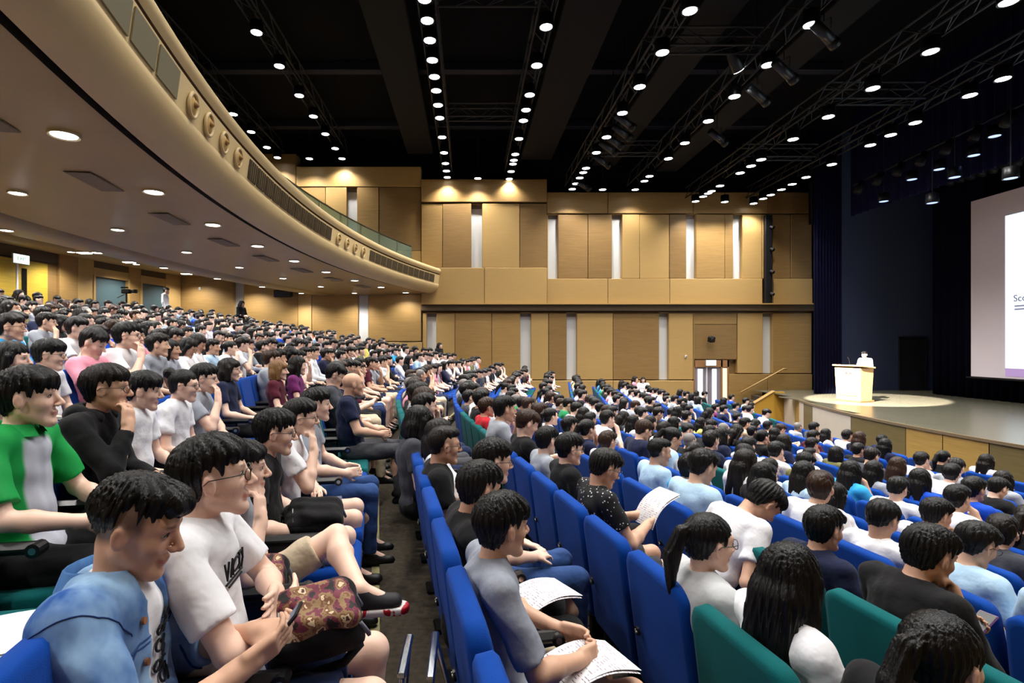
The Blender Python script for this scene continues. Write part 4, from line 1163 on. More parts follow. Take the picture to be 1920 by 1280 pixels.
# ================================================================== SEATS
def lerp(a, b, t): return np.asarray(a) * (1 - t) + np.asarray(b) * t
def rounded_slab(w, hgt, th0, th1, rtop, n=6):
    """upholstered back: outline in (y, z), thickness along x, soft edges"""
    out = [(-w / 2 + .02, 0), (w / 2 - .02, 0), (w / 2, .03)]
    for k in range(n + 1):
        a = math.pi / 2 * k / n; out.append((w / 2 - .012 - rtop + rtop * math.cos(a) + .0, hgt - rtop + rtop * math.sin(a)))
    for k in range(n + 1):
        a = math.pi / 2 + math.pi / 2 * k / n; out.append((-w / 2 + .012 + rtop + rtop * math.cos(a), hgt - rtop + rtop * math.sin(a)))
    out.append((-w / 2, .03))
    mb = MB(); rings = []
    for x, ins in ((-.5, .03), (-.46, .012), (-.30, 0), (.30, 0), (.46, .012), (.5, .03)):
        ring = []
        for y, z in out:
            th = th0 + (th1 - th0) * z / hgt
            cy, cz = 0, hgt / 2
            ring.append((x * th, y * (1 - ins * 2 / w), cz + (z - cz) * (1 - ins * 2 / hgt)))
        rings.append(ring + [ring[0]])
    mb.grid(rings)
    mb.add([p for p in rings[0][:-1]], [tuple(range(len(out)))]); mb.add([p for p in rings[-1][:-1]], [tuple(range(len(out)))[::-1]])
    return mb
SW = .525
TILT = -.17
m = rounded_slab(SW, .66, .12, .075, .07)
m.v = [tuple(roty(TILT) @ A_(*p) + A_(-.135, 0, .34)) for p in m.v]
ME_BACK = m.mesh('backrest', SEAT_BLUE, True)
m = rounded_slab(SW - .06, .46, .13, .10, .05)
m.v = [tuple(roty(math.pi / 2 - .06) @ A_(*p) + A_(-.12, 0, .40)) for p in m.v]
ME_CUSH = m.mesh('seat_cushion', SEAT_BLUE, True)
m = MB(); m.box((-.0, -SW / 2, .655), (.36, .052, .045), ch=.018); m.box((-.04, -SW / 2, .40), (.16, .035, .48), ch=.012); m.cyl((.165, -SW / 2 - .028, .65), (.165, -SW / 2 + .028, .65), .026, n=12); m.cur = 1; m.cyl((.165, -SW / 2 - .030, .65), (.165, -SW / 2 - .0275, .65), .013, n=10)
ME_ARM = m.mesh('armrest', [PLASTIC, CHROME])
m = MB(); m.box((-.05, 0, .17), (.10, .06, .34), ch=.01); m.box((-.05, 0, .015), (.24, .16, .03), ch=.01); m.box((-.03, 0, .33), (.3, .32, .03), ch=.01)
ME_PED = m.mesh('pedestal', BLACK)
m = MB(); c0 = roty(TILT) @ A_(-.062, .16, .30) + A_(-.135, 0, .34); dn = roty(TILT) @ A_(-1, 0, 0)
m.cyl(c0 + dn * .002, c0 + dn * .012, .022, n=14); m.cur = 1; m.box(c0 + dn * .014, (.004, .018, .006), R=roty(TILT)); m.box(c0 + dn * .014 + A_(0, .004, .0), (.004, .005, .02), R=roty(TILT))
ME_BADGE = m.mesh('number_badge', [PLASTIC, WHITE_SLIT])
PARTS_SEAT = [('backrest', ME_BACK), ('seat_cushion', ME_CUSH), ('armrest', ME_ARM), ('pedestal', ME_PED), ('number_badge', ME_BADGE)]

PHASE = {-3: 3.55, -2: 2.15, -1: 1.16, 0: 1.76, 1: 1.33, 2: 2.40}
PY = .54
seats = []           # (row, Y, colour)
GREEN = {(-1, 5.48), (-2, 1.61), (-2, 2.15), (1, 1.87), (1, 1.33), (2, 2.40), (2, 2.94), (2, 1.86)}
for i in ROWS:
    ph = PHASE.get(i, 1.0 + .13 * (i % 4))
    ys = []
    Y = ph - PY * int((ph - .45) / PY)
    end = 21.6 if i < 8 else 20.8
    green_left = 0
    while Y < end:
        X = rowx(i, Y); xp = CX + FPX * X / Y
        if -320 < xp < 2260: ys.append(Y)
        Y += PY
    for q, Y in enumerate(ys):
        if green_left <= 0 and rnd.random() < .085: green_left = rnd.choice([1, 1, 2, 3])
        gcol = green_left > 0; green_left -= 1
        if Y < 4.5: gcol = False
        if any(a == i and abs(b - Y) < .1 for a, b in GREEN): gcol = True
        if i == 1 and 5.4 < Y < 8.0: gcol = True
        seats.append((i, Y, gcol, len(ys) - q))
def vis_key(s):
    i, Y = s[0], s[1]; X = rowx(i, Y); xp = CX + FPX * X / Y; yp = CY - FPX * (fl(i) + .95 - CAMZ) / Y
    off = max(0, -40 - xp, xp - 1960, yp - 1400) / 100.
    return Y + off * 3
seats.sort(key=vis_key)
def rowname(i): return nth(ROWS[-1] - i + 1)
def place(o, i, Y, dx=0., dy=0., dz=0., face=0.):
    a = -math.atan(gs(Y)); c, s = math.cos(a), math.sin(a)
    o.location = (rowx(i, Y) + dx * c - dy * s, Y + dx * s + dy * c, fl(i) + dz)
    o.rotation_euler = (0, 0, a + face)
stuffV = []
for n_, (i, Y, gr, sn) in enumerate(seats):
    if n_ < 300:
        o = thing('auditorium_seat', '%s fabric theatre seat, %s row from the stage, %s from the far wall' % ('green' if gr else 'blue', rowname(i), nth(sn)), 'seat', (0, 0, 0), 0, 'auditorium seats')
        place(o, i, Y)
        for pn_, me in PARTS_SEAT:
            if Y > 7 and pn_ == 'number_badge': continue
            c = link(pn_, me, o)
            if pn_ in ('backrest', 'seat_cushion') and gr: setmat(c, SEAT_GREEN)
    else: stuffV.append((i, Y, gr))
def join_stuff(name, items, label, cat, mats):
    """items: (mesh, matrix, material index) joined into one object"""
    Vs, Fs4, MI, off = [], [], [], 0
    loops, starts, tot = [], [], 0
    for me, Mx, mi in items:
        key = me.name
        if key not in CACHE:
            v = np.empty(len(me.vertices) * 3, np.float32); me.vertices.foreach_get('co', v)
            l = np.empty(len(me.loops), np.int32); me.loops.foreach_get('vertex_index', l)
            st = np.empty(len(me.polygons), np.int32); me.polygons.foreach_get('loop_start', st)
            CACHE[key] = (v.reshape(-1, 3), l, st)
        v, l, st = CACHE[key]
        Mn = np.array(Mx)
        Vs.append(v @ Mn[:3, :3].T + Mn[:3, 3]); loops.append(l + off); starts.append(st + tot); MI.append(np.full(len(st), mi, np.int32)); off += len(v); tot += len(l)
    me = bpy.data.meshes.new(name); V = np.concatenate(Vs).astype(np.float32); l = np.concatenate(loops); st = np.concatenate(starts)
    me.vertices.add(len(V)); me.vertices.foreach_set('co', V.ravel()); me.loops.add(len(l)); me.loops.foreach_set('vertex_index', l); me.polygons.add(len(st)); me.polygons.foreach_set('loop_start', st)
    for m_ in mats: me.materials.append(m_)
    me.polygons.foreach_set('material_index', np.concatenate(MI)); me.polygons.foreach_set('use_smooth', np.ones(len(st), bool))
    me.update(calc_edges=True)
    return tag(link(name, me), label, cat, kind='stuff')
CACHE = {}
def seatM(i, Y, dx=0, dy=0, sc=1., face=0.):
    a = -math.atan(gs(Y)); R = rotz(a + face) * sc; d = rotz(a) @ A_(dx, dy, 0)
    return M4(R, (rowx(i, Y) + d[0], Y + d[1], fl(i)))
if stuffV:
    it = []
    for i, Y, gr in stuffV:
        Mx = seatM(i, Y)
        it += [(ME_BACK, Mx, 1 if gr else 0), (ME_CUSH, Mx, 1 if gr else 0), (ME_ARM, Mx, 2)]
    join_stuff('far_seats', it, 'remaining far blue and green theatre seats in distant rows', 'seats', [SEAT_BLUE, SEAT_GREEN, PLASTIC])

# ================================================================== CROWD
HAIR_MID = {(s, k): build_hair(s, .0085, k) for s, k in (('short', 1), ('short', 4), ('fringe', 2), ('side', 3), ('crew', 1), ('long', 1), ('bob', 2), ('pony', 1), ('receding', 1))}
GLS = glasses_mesh(); EYE = eye_mesh()
VAR = []
specs = [dict(arms='lap', yaw=.10, pitch=.03), dict(arms='cross', yaw=.22, pitch=-.02), dict(arms='chinR', yaw=.12, pitch=.10, lean=.12), dict(arms='lap', yaw=-.05, pitch=.38, lean=.1, headfwd=.02),
         dict(arms='clasp', yaw=.30, pitch=.02, lean=.16), dict(arms='rest', yaw=.05, pitch=0.), dict(arms='phone', yaw=.0, pitch=.45), dict(arms='chinL', yaw=.18, pitch=.08, lean=.08)]
for k, sp_ in enumerate(specs):
    J = pose(**sp_)
    VAR.append((J, build_person(J, 'mid%d' % k, h=.0125, sleeve=.62 if k not in (1, 5) else 1.95, shorts=(k in (0, 4)), hs=.0145, seed=k, fade=.45)))
VARF = []
for k, sp_ in enumerate(specs[:5]):
    J = pose(**sp_); VARF.append((J, build_person(J, 'far%d' % k, h=.027, sleeve=.62 if k != 1 else 1.95, hs=.030, legs=False, wr_amp=0)))
HAIR_FAR = {s: build_hair(s, .022, 1) for s in ('short', 'fringe', 'long', 'bob')}

def put_person(i, Y, J, meshes, label, shirt, trous, hair_me, hair_mat, skin_m, dx=0., dy=0., dz=0., face=0., sc=1., group=None, shoes=None, loc=None):
    b = link('person', meshes['body']); setmat(b, skin_m)
    if loc is None: place(b, i, Y, dx, dy, dz, face)
    else: b.location = [float(v) for v in loc]; b.rotation_euler = (0, 0, face)
    b.scale = (sc, sc, sc)
    tag(b, label, 'person', group)
    s = link('shirt', meshes['shirt'], b); setmat(s, shirt)
    if 'trousers' in meshes:
        s = link('trousers', meshes['trousers'], b); setmat(s, trous)
        for k_ in ('shoe0', 'shoe1'):
            s = link('shoe', meshes[k_], b)
            if shoes: setmat(s, shoes)
    if hair_me is not None:
        hh = link('hair', hair_me, b); hh.matrix_local = M4(J['Rh'], J['head']); setmat(hh, hair_mat)
    return b
# ================================================================== NAMED PEOPLE IN THE FOREGROUND
taken = set()
def nearest_seat(i, Y):
    c = [s for s in seats if s[0] == i]
    s = min(c, key=lambda q: abs(q[1] - Y)); return s
def hero(i, px, py, Yd, label, J, shirt, trous, hair, seed=1, hmat=0, skin_k=0, glasses=False, fine=True, h=.0062, face=0., sleeve=.62, shorts=False, slim=1., fade=.4, curl=(.5, .5), shoes=None, neckdrop=0., belly=0., crown=.128, wr_amp=.0036):
    """px, py: where the top of the head is seen in the photo; Yd: distance. The figure is set on its seat row there."""
    s = nearest_seat(i, Yd); taken.add((i, round(s[1], 2)))
    top = PT(px, py, Yd)
    a = -math.atan(gs(Yd)) + face
    Jh = J['head'] + J['Rh'] @ A_(0, 0, crown)
    sc = float(np.clip((top[2] - fl(i)) / Jh[2], .90, 1.10))
    off = rotz(a) @ (Jh * sc)
    me = build_person(J, 'hero', h=h, fine=fine, sleeve=sleeve, shorts=shorts, slim=slim, fade=fade, curl=curl, hs=h * 1.35, neckdrop=neckdrop, seed=seed, belly=belly, wr_amp=wr_amp)
    hm = build_hair(hair, .0048 if h < .008 else .006, seed) if hair else None
    b = put_person(i, Yd, J, me, label, shirt, trous, hm, HAIRS[hmat], SKINS[skin_k], face=face, sc=sc, shoes=shoes, loc=(top[0] - off[0], top[1] - off[1], fl(i)))
    b.rotation_euler = (0, 0, a)
    for s_ in (-1, 1):
        e = link('eye', EYE, b); e.matrix_local = M4(J['Rh'], J['head'] + J['Rh'] @ A_(.0765, s_ * .031, .011))
    if glasses:
        gl = link('glasses', GLS, b); gl.matrix_local = M4(J['Rh'], J['head'])
    pass
    HERO.append((b, J, sc, me)); return b, J
HERO = []
def loc_of(b, p):            # local point of a figure -> world
    bpy.context.view_layer.update()
    return np.array(b.matrix_world @ mathutils.Vector([float(v) for v in p]))

# ---- row of the denim jacket (row -1)
JD = pose('phone', yaw=.02, pitch=.32, lean=.10, armo={'R': ((.06, -.24, .80), (.31, -.05, .88), (.72, .5, .35), (-.2, .8, .5)), 'L': ((.02, .22, .78), (.28, .08, .86), (.8, -.35, .2), (0, -.5, .8))})
denim, _ = hero(-1, 290, 897, 1.30, 'boy in faded denim jacket over white tee looking down at his phone', JD, CM['white'], TR_NAVY, 'quiff', 3, 0, 1, curl=(.9, .6), h=.0055, fade=.72, shorts=True, shoes=SHOE_W, face=-.05, sleeve=.4)
J2 = pose('cross', yaw=.20, pitch=-.06, lean=.02)
tee, _ = hero(-1, 395, 818, 1.60, 'boy with thin glasses and printed white tee, arms crossed over camouflage backpack', J2, CM['white'], TR_NAVY, 'short', 5, 0, 0, glasses=True, h=.006, sleeve=.72, shorts=True, curl=(.15, .15), shoes=SHOE_W, fade=.3)
J3 = pose('chinR', yaw=.18, pitch=.02, lean=.22, kneeL=(.45, .17, .80), ankL=(.57, -.13, .665), kneeR=(.43, -.12, .555), ankR=(.42, -.12, .10))
third, _ = hero(-1, 456, 828, 2.16, 'boy in beige shorts with one leg crossed, resting cheek on his hand', J3, CM['grey'], TR_BEIGE, 'short', 2, 0, 0, h=.0065, shorts=True, shoes=mat('shoe_charcoal', (.14, .14, .15), rough=.7), curl=(.5, 1.1))
J4 = pose('lap', yaw=.10, pitch=.12, lean=.18)
hero(-1, 522, 768, 2.78, 'stocky young man in black tee holding a black bag on his lap', J4, CM['black'], TR_GREY, 'side', 3, 0, 0, glasses=True, h=.0075, slim=1.15, belly=.02, shorts=True)
J5 = pose('chinR', yaw=.14, pitch=.06, lean=.22)
hero(-1, 566, 748, 3.32, 'young man with glasses in white shirt and striped shorts, fist at chin', J5, CM['white'], mix_mat('striped_shorts', (.10, .11, .20), (.55, .57, .66), lambda N, L, v: n_stripe(N, L, v, 1, 70, .55, .6)), 'short', 1, 0, 0, glasses=True, h=.0085, shorts=True, curl=(.5, 1.1))
J6 = pose('clasp', yaw=.16, pitch=.02, lean=.14)
hero(-1, 594, 728, 3.86, 'young man in grey tee reaching forward with clasped hands', J6, CM['grey'], JEANS, 'short', 6, 0, 0, h=.0095, slim=1.08)
J8 = pose('clasp', yaw=.22, pitch=.02, lean=.06)
hero(-1, 663, 699, 5.3, 'bald man in navy polo seated in a green seat', J8, CM['navy'], TR_GREY, None, 1, 0, 1, fade=0, h=.010, slim=1.12, belly=.03, crown=.118)
# ---- row -2
J = pose('clasp', yaw=.16, pitch=.0, lean=.06)
def b_polo(N, L, v):
    s = N.new('ShaderNodeSeparateXYZ'); L.new(v, s.inputs[0])
    ab = N.new('ShaderNodeMath'); ab.operation = 'ABSOLUTE'; L.new(s.outputs[1], ab.inputs[0])
    r = N.new('ShaderNodeMapRange'); r.inputs[1].default_value = .096; r.inputs[2].default_value = .084; L.new(ab.outputs[0], r.inputs[0])
    r2 = N.new('ShaderNodeMapRange'); r2.inputs[1].default_value = -.03; r2.inputs[2].default_value = -.01; L.new(s.outputs[0], r2.inputs[0])
    r3 = N.new('ShaderNodeMapRange'); r3.inputs[1].default_value = 1.04; r3.inputs[2].default_value = 1.02; L.new(s.outputs[2], r3.inputs[0])
    m1 = N.new('ShaderNodeMath'); m1.operation = 'MULTIPLY'; L.new(r.outputs[0], m1.inputs[0]); L.new(r2.outputs[0], m1.inputs[1])
    m2_ = N.new('ShaderNodeMath'); m2_.operation = 'MULTIPLY'; L.new(m1.outputs[0], m2_.inputs[0]); L.new(r3.outputs[0], m2_.inputs[1])
    return m2_.outputs[0]
POLO = mix_mat('green_polo', (.02, .56, .25), (.70, .71, .76), b_polo)
polo, JP = hero(-2, 55, 688, 2.15, 'boy in green polo with grey front panel, hands clasped on tablet arm', J, POLO, TR_BLACK, 'fringe', 3, 0, 0, h=.0068, sleeve=.8, curl=(.7, .7))
J = pose('chinR', yaw=.16, pitch=.05, lean=.12, armo={'L': ((-.03, .255, .75), (.21, .12, .68), (.75, -.4, -.1), (0, -.3, -1))})
hood, JH = hero(-2, 203, 684, 2.72, 'boy in black hooded jacket with glasses, hand over his mouth', J, CM['black'], TR_BLACK, 'short', 7, 1, 1, glasses=True, h=.0078, sleeve=1.92, fade=.4, curl=(.5, .9))
J = pose('lap', yaw=.16, pitch=.14, lean=.12)
hero(-2, 275, 697, 3.23, 'boy in white tee with black strap beside the black hoodie', J, CM['white'], TR_BLACK, 'fringe', 2, 0, 0, h=.009)
J = pose('lap', yaw=.05, pitch=.14, lean=.14)
hero(-2, 350, 692, 3.77, 'girl in white tee with tied back hair and glasses, leaning forward', J, CM['white'], JEANS, 'bun', 1, 0, 0, glasses=True, h=.010, slim=.92)
J = pose('chinR', yaw=.1, pitch=.1, lean=.12)
hero(-2, 386, 682, 4.25, 'person in grey-white tee with glasses, chin on hand, beside the bun-haired girl', J, CM['grey'], JEANS, 'side', 2, 0, 0, glasses=True, h=.010)
J = pose('lap', yaw=.1, pitch=.05)
hero(-2, 524, 676, 6.2, 'woman with light brown bob in dark purple top', J, CM['maroon'], TR_BLACK, 'bob', 1, 3, 0, h=.012, slim=.95)
J = pose('lap', yaw=.3, pitch=.05)
hero(-2, 560, 668, 6.7, 'woman with dark hair in bright purple striped top', J, CM['purple'], TR_BLACK, 'long', 1, 1, 0, h=.012, slim=.95)
# ---- row -3
J = pose('lap', yaw=.12, pitch=.05)
hero(-3, 26, 640, 3.5, 'long-haired girl in cream top behind the green polo', J, CM['beige'], TR_BLACK, 'long', 2, 0, 0, h=.009, slim=.92)
J = pose('lap', yaw=.2, pitch=.1, lean=.08)
hero(-3, 97, 636, 4.0, 'boy with fringe in white tee with small badge behind the green polo', J, CM['white'], TR_BLACK, 'fringe', 5, 0, 0, glasses=True, h=.009)
J = pose('chinR', yaw=.15, pitch=.02, lean=.1)
hero(-3, 240, 604, 5.1, 'boy in white shirt with glasses, fist at his mouth beside red top', J, CM['white'], TR_BEIGE, 'side', 5, 0, 0, glasses=True, h=.010)
# ---- row 0 (blue seats running past the camera)
J = pose('clasp', yaw=.30, pitch=.06, lean=.04, kneeR=(.42, -.12, .56))
gtee, JG = hero(0, 945, 925, 1.95, 'boy in heather grey tee with floppy black hair, clasped hands over leaflet', J, mat('heather', (.55, .57, .62), rough=.9, spec=.15, var=.14, vscale=30, bump=.3, bscale=26), TR_BEIGE, 'fringe', 6, 0, 1, h=.006, sleeve=.85, shorts=True, curl=(1., 1.), slim=.98)
J = pose('lap', yaw=.35, pitch=.20, lean=.14)
watch, JWt = hero(0, 908, 866, 2.42, 'boy in black tee with yellow wristband, black hair seen from behind', J, CM['black'], TR_BLACK, 'short', 8, 0, 1, h=.0075)
J = pose('lap', yaw=.12, pitch=.12, lean=.06)
hero(0, 930, 823, 2.92, 'person with glasses and jeans behind the floppy-haired grey tee boy', J, CM['dark grey'], JEANS, 'short', 3, 0, 0, glasses=True, h=.0085)
J = pose('lap', yaw=.18, pitch=.08, lean=.04)
hero(0, 836, 799, 3.35, 'man with glasses and short greying hair in black tee', J, CM['black'], TR_BLACK, 'crew', 2, 1, 1, glasses=True, h=.0085, fade=.3, slim=1.05)
J = pose('lap', yaw=.3, pitch=.3, lean=.1)
hero(0, 794, 762, 4.2, 'person with long dark hair and pink collar bending down', J, CM['dark grey'], TR_BLACK, 'bob', 4, 0, 0, h=.0095)
# ---- row 1
J = pose('lap', yaw=.12, pitch=.12, lean=.10)
hero(1, 1775, 1147, 1.40, 'girl with black ponytail at the bottom right corner', J, CM['black'], TR_BLACK, 'pony', 3, 0, 0, h=.0065, slim=.92)
J = pose('lap', yaw=.30, pitch=.16, lean=.04)
lhair, _ = hero(1, 1490, 1020, 1.87, 'girl with shoulder-length black hair in white top in a green seat', J, CM['white'], TR_BLACK, 'long', 3, 0, 0, h=.0068, slim=.92)
J = pose('lap', yaw=.02, pitch=.10, lean=.0)
hero(1, 1335, 961, 2.22, 'girl with glasses and black ponytail in light grey top in a blue seat', J, cloth('light_grey', (.72, .73, .74)), TR_BLACK, 'pony', 2, 0, 0, glasses=True, h=.007, slim=.9)
def b_star(N, L, v):
    vo = N.new('ShaderNodeTexVoronoi'); vo.inputs['Scale'].default_value = 42; L.new(v, vo.inputs['Vector'])
    r = N.new('ShaderNodeMapRange'); r.inputs[1].default_value = .22; r.inputs[2].default_value = .17; L.new(vo.outputs['Distance'], r.inputs[0]); return r.outputs[0]
STAR = mix_mat('starry_shirt', (.06, .06, .075), (.85, .86, .88), b_star)
J = pose('phone', yaw=.05, pitch=.42, lean=.12)
star, JS = hero(1, 1148, 845, 3.52, 'boy in black shirt with white speckles reading a leaflet', J, STAR, TR_GREY, 'short', 4, 0, 1, glasses=True, h=.0085, shorts=True, slim=1.06)
J = pose('lap', yaw=.05, pitch=.12)
hero(1, 1072, 812, 4.15, 'boy with glasses in black top beside the speckled shirt', J, CM['black'], TR_BLACK, 'short', 2, 0, 0, glasses=True, h=.0095)
J = pose('lap', yaw=.4, pitch=.12)
hero(1, 1028, 800, 4.65, 'dark-haired person in grey top beside boy in black', J, CM['grey'], TR_BLACK, 'short', 5, 0, 0, h=.010)
J = pose('chinL', yaw=.10, pitch=.05, lean=.1)
hero(1, 948, 736, 5.6, 'young man in grey tee pressing hand to face in a blue seat', J, CM['grey'], TR_BLACK, 'short', 4, 0, 1, h=.011)
# ---- row 2
J = pose('chinR', yaw=-.06, pitch=.30, lean=.30, armo={'L': ((.10, .22, .72), (.36, .02, .80), (.85, -.4, .25), (0, -.5, .8))})
jack, JK = hero(2, 1757, 988, 2.42, 'boy in black jacket resting chin on fist above a phone', J, CM['black'], TR_GREY, 'short', 9, 0, 1, h=.0075, sleeve=1.9, curl=(.9, 1.1))
J = pose('lap', yaw=.08, pitch=.12, lean=.08)
hero(2, 1550, 950, 2.94, 'boy in navy top with dark hair, in a green seat', J, CM['navy'], TR_BLACK, 'short', 6, 0, 1, h=.008)
J = pose('lap', yaw=-.1, pitch=.95, lean=.62, headfwd=.03)
hero(2, 1462, 918, 3.40, 'boy in white shirt slumped forward with head bowed', J, CM['white'], TR_BLACK, 'short', 2, 0, 1, h=.0085)
J = pose('lap', yaw=.05, pitch=.12, lean=.04)
hero(2, 1301, 850, 4.3, 'boy in bright sky blue tee with backpack strap', J, CM['sky blue'], TR_BLACK, 'short', 3, 0, 1, h=.0095)
J = pose('lap', yaw=.0, pitch=.15, lean=.06)
hero(2, 1240, 822, 4.86, 'boy in white shirt with neat short hair beside the sky blue tee', J, CM['pale blue'], TR_BLACK, 'crew', 4, 0, 1, h=.010, fade=.4)
# ---- rows 3 and 4
J = pose('lap', yaw=.15, pitch=.15, lean=.02)
hero(3, 1402, 842, 5.1, 'girl with long dark brown hair in white top, third row beyond blue tee', J, CM['white'], TR_BLACK, 'long', 4, 1, 0, h=.010, slim=.92)
J = pose('chinR', yaw=-.1, pitch=.2, lean=.2)
hero(4, 1762, 935, 4.1, 'boy in white shirt with hand on cheek, beyond the black jacket', J, CM['white'], TR_BLACK, 'short', 3, 0, 1, h=.0095, curl=(.6, 1.))
J = pose('lap', yaw=.0, pitch=.2)
hero(4, 1570, 905, 4.7, 'girl with very long black hair and white top in middle rows', J, CM['white'], TR_BLACK, 'long', 5, 0, 0, h=.010, slim=.92)

# ================================================================== GENERIC AUDIENCE
pal = ['white'] * 15 + ['black'] * 13 + ['navy'] * 9 + ['grey'] * 6 + ['dark grey'] * 3 + ['royal blue'] * 2 + ['sky blue', 'red', 'purple', 'maroon', 'pink', 'yellow', 'green', 'olive', 'pale blue', 'pale blue', 'beige', 'orange', 'white']
TRS = [TR_BLACK, TR_BLACK, JEANS, JEANS, TR_GREY, TR_BEIGE, TR_NAVY]
hair_pick = [('short', 1), ('short', 4), ('fringe', 2), ('side', 3), ('short', 1), ('short', 4), ('crew', 1), ('long', 1), ('long', 1), ('bob', 2), ('pony', 1), ('short', 1), ('fringe', 2), ('short', 4), ('side', 3), ('short', 1), ('short', 4), ('crew', 1), ('receding', 1)]
hair_word = {'short': 'short-haired', 'fringe': 'fringed-hair', 'side': 'side-parted', 'crew': 'crew-cut', 'long': 'long-haired', 'bob': 'bob-haired', 'pony': 'ponytailed', 'receding': 'thin-haired'}
prob = {10: .16, 9: .6, 8: .72, 7: .84, 6: .9}
EMPTY = {(-1, .62), (-1, 4.40), (-1, 4.94), (0, .68), (0, 1.22), (1, .79), (1, 2.95), (-2, 1.61), (-2, 1.07), (-2, 4.85), (2, .78), (2, 1.32), (2, 1.86), (-3, 1.39), (-3, 1.93), (-3, 2.47), (-3, 3.01)}
people = []
for (i, Y, gr, sn) in seats:
    if (i, round(Y, 2)) in taken: continue
    if any(a == i and abs(b - Y) < .12 for a, b in EMPTY): continue
    if Y < 1.9 and -3 < i < 3: continue
    if rnd.random() > prob.get(i, .95): continue
    people.append((i, Y, sn))
people.sort(key=vis_key)
n_ind = 296 - len(HERO)
stuff_items = []
SMATS = [SKINS[0]] + HAIRS[:2] + [CM[c] for c in CL]
CI = {c: 3 + k for k, c in enumerate(CL)}
for n_, (i, Y, sn) in enumerate(people):
    cname = rnd.choice(pal); face = rnd.uniform(-.12, .22); sc = rnd.uniform(.95, 1.05)
    dx, dy = rnd.uniform(-.03, .05), rnd.uniform(-.04, .04)
    hk = rnd.choice(hair_pick); hm = rnd.choice([0, 0, 0, 0, 1, 1, 2]); sk = rnd.choice([0, 1, 2])
    if n_ < n_ind:
        v = rnd.randrange(len(VAR)); J, me = VAR[v]
        label = '%s person, %s top, %s row from stage, %s seat from far wall' % (hair_word[hk[0]], cname, rowname(i), nth(sn))
        b = put_person(i, Y, J, me, label, CM[cname], rnd.choice(TRS), HAIR_MID[hk], HAIRS[hm] if hk[0] != 'receding' else HAIRS[4], SKINS[sk], dx, dy, 0, face, sc, 'seated audience')
        if rnd.random() < .35 and Y < 9:
            gl = link('glasses', GLS, b); gl.matrix_local = M4(J['Rh'], J['head'])
    else:
        v = rnd.randrange(len(VARF)); J, me = VARF[v]; Mx = seatM(i, Y, dx, dy, sc, face)
        hs_ = {'short': 'short', 'fringe': 'fringe', 'long': 'long', 'bob': 'bob', 'pony': 'bob'}.get(hk[0], 'short')
        stuff_items += [(me['body'], Mx, 0), (me['shirt'], Mx, CI[cname]), (HAIR_FAR[hs_], Mx @ M4(J['Rh'], J['head']), 1 + hm % 2)]
if stuff_items:
    o = join_stuff('far_audience', stuff_items, 'remaining distant seated audience filling the far rows', 'audience', SMATS)
    at = o.data.color_attributes.new('Col', 'FLOAT_COLOR', 'POINT'); at.data.foreach_set('color', np.ones(len(o.data.vertices) * 4, np.float32))

# ---- standing people
JS1 = pose('book', stand=True, yaw=.2, pitch=.15); MS1 = build_person(JS1, 'standing', h=.016, sleeve=1.9, hs=.018)
JS2 = pose('stand', stand=True, yaw=.1, pitch=.1); MS2 = build_person(JS2, 'standing', h=.016, sleeve=1.9, hs=.018)
def stander(px, py, Y, z, label, J, me, shirt, hair, hm=0, face=0., tr=TR_BLACK, slim=1.):
    t = PT(px, py, Y); b = put_person(0, Y, J, me, label, shirt, tr, HAIR_MID[hair], HAIRS[hm], SKINS[0], face=face, loc=(t[0], Y, z)); return b
stander(453, 571, 20.8, 3.1 + .05, 'woman in black jacket standing against the wall under the balcony', JS1, MS1, CM['black'], ('long', 1), 0, -.3)
stander(824, 643, 22.0, 1.53, 'dark-haired woman in black standing by the narrow white slit', JS2, MS2, CM['black'], ('long', 1), 1, -.6)
stander(1190, 702, 21.9, .15, 'woman in pink top standing beside the far wall', JS2, MS2, CM['pink'], ('long', 1), 1, -.4)
stander(1206, 703, 21.7, .13, 'woman in white top standing beside the woman in pink', JS1, MS1, CM['white'], ('long', 1), 1, -2.0)
stander(311, 572, 20.3, 3.63 - .02, 'man in white shirt standing at the dark back wall opening', JS2, MS2, CM['white'], ('short', 1), 1, .2)
t = PT(1614, 664, 18.6)
lp = put_person(0, 18.6, JS1, MS1, 'person in white shirt speaking behind the lectern', CM['white'], TR_BLACK, HAIR_MID[('short', 1)], HAIRS[0], SKINS[0], loc=(t[0] + .25, 18.75, ZS), face=math.pi + .35)

# ================================================================== CLOTHING EXTRAS AND PROPS OF THE FOREGROUND
# denim jacket
S = SDF(*[v for v in bounds(JD)], .0078)
Rt = JD['Rt']; u = Rt[:, 2]; mid = (JD['pelvis'] + JD['chest']) / 2; inf = .028
S.ell(JD['pelvis'] + u * .06, (.12 + inf, .155 + inf, .12 + inf), Rt, .03); S.ell(mid, (.098 + inf, .138 + inf, .18 + inf), Rt, .03); S.ell(JD['chest'], (.10 + inf, .152 + inf, .165 + inf), Rt, .03)
for s in (0, 1):
    S.cone(JD['neck'] - u * .10, JD['sh'][s] * .92 + JD['neck'] * .08, .072 + inf, .054 + inf, .03); S.cone(JD['neck'] - u * .02, JD['sh'][s] * .8 + JD['neck'] * .2 - u * .01, .05 + inf * .6, .05 + inf * .8, .03)
    S.cone(JD['sh'][s], JD['el'][s], .078, .070, .02); w = JD['el'][s] + (JD['wr'][s] - JD['el'][s]) * .30; S.cone(JD['el'][s], w, .068, .062, .02, cut=True)
wrinkle(S, .0042, 2)
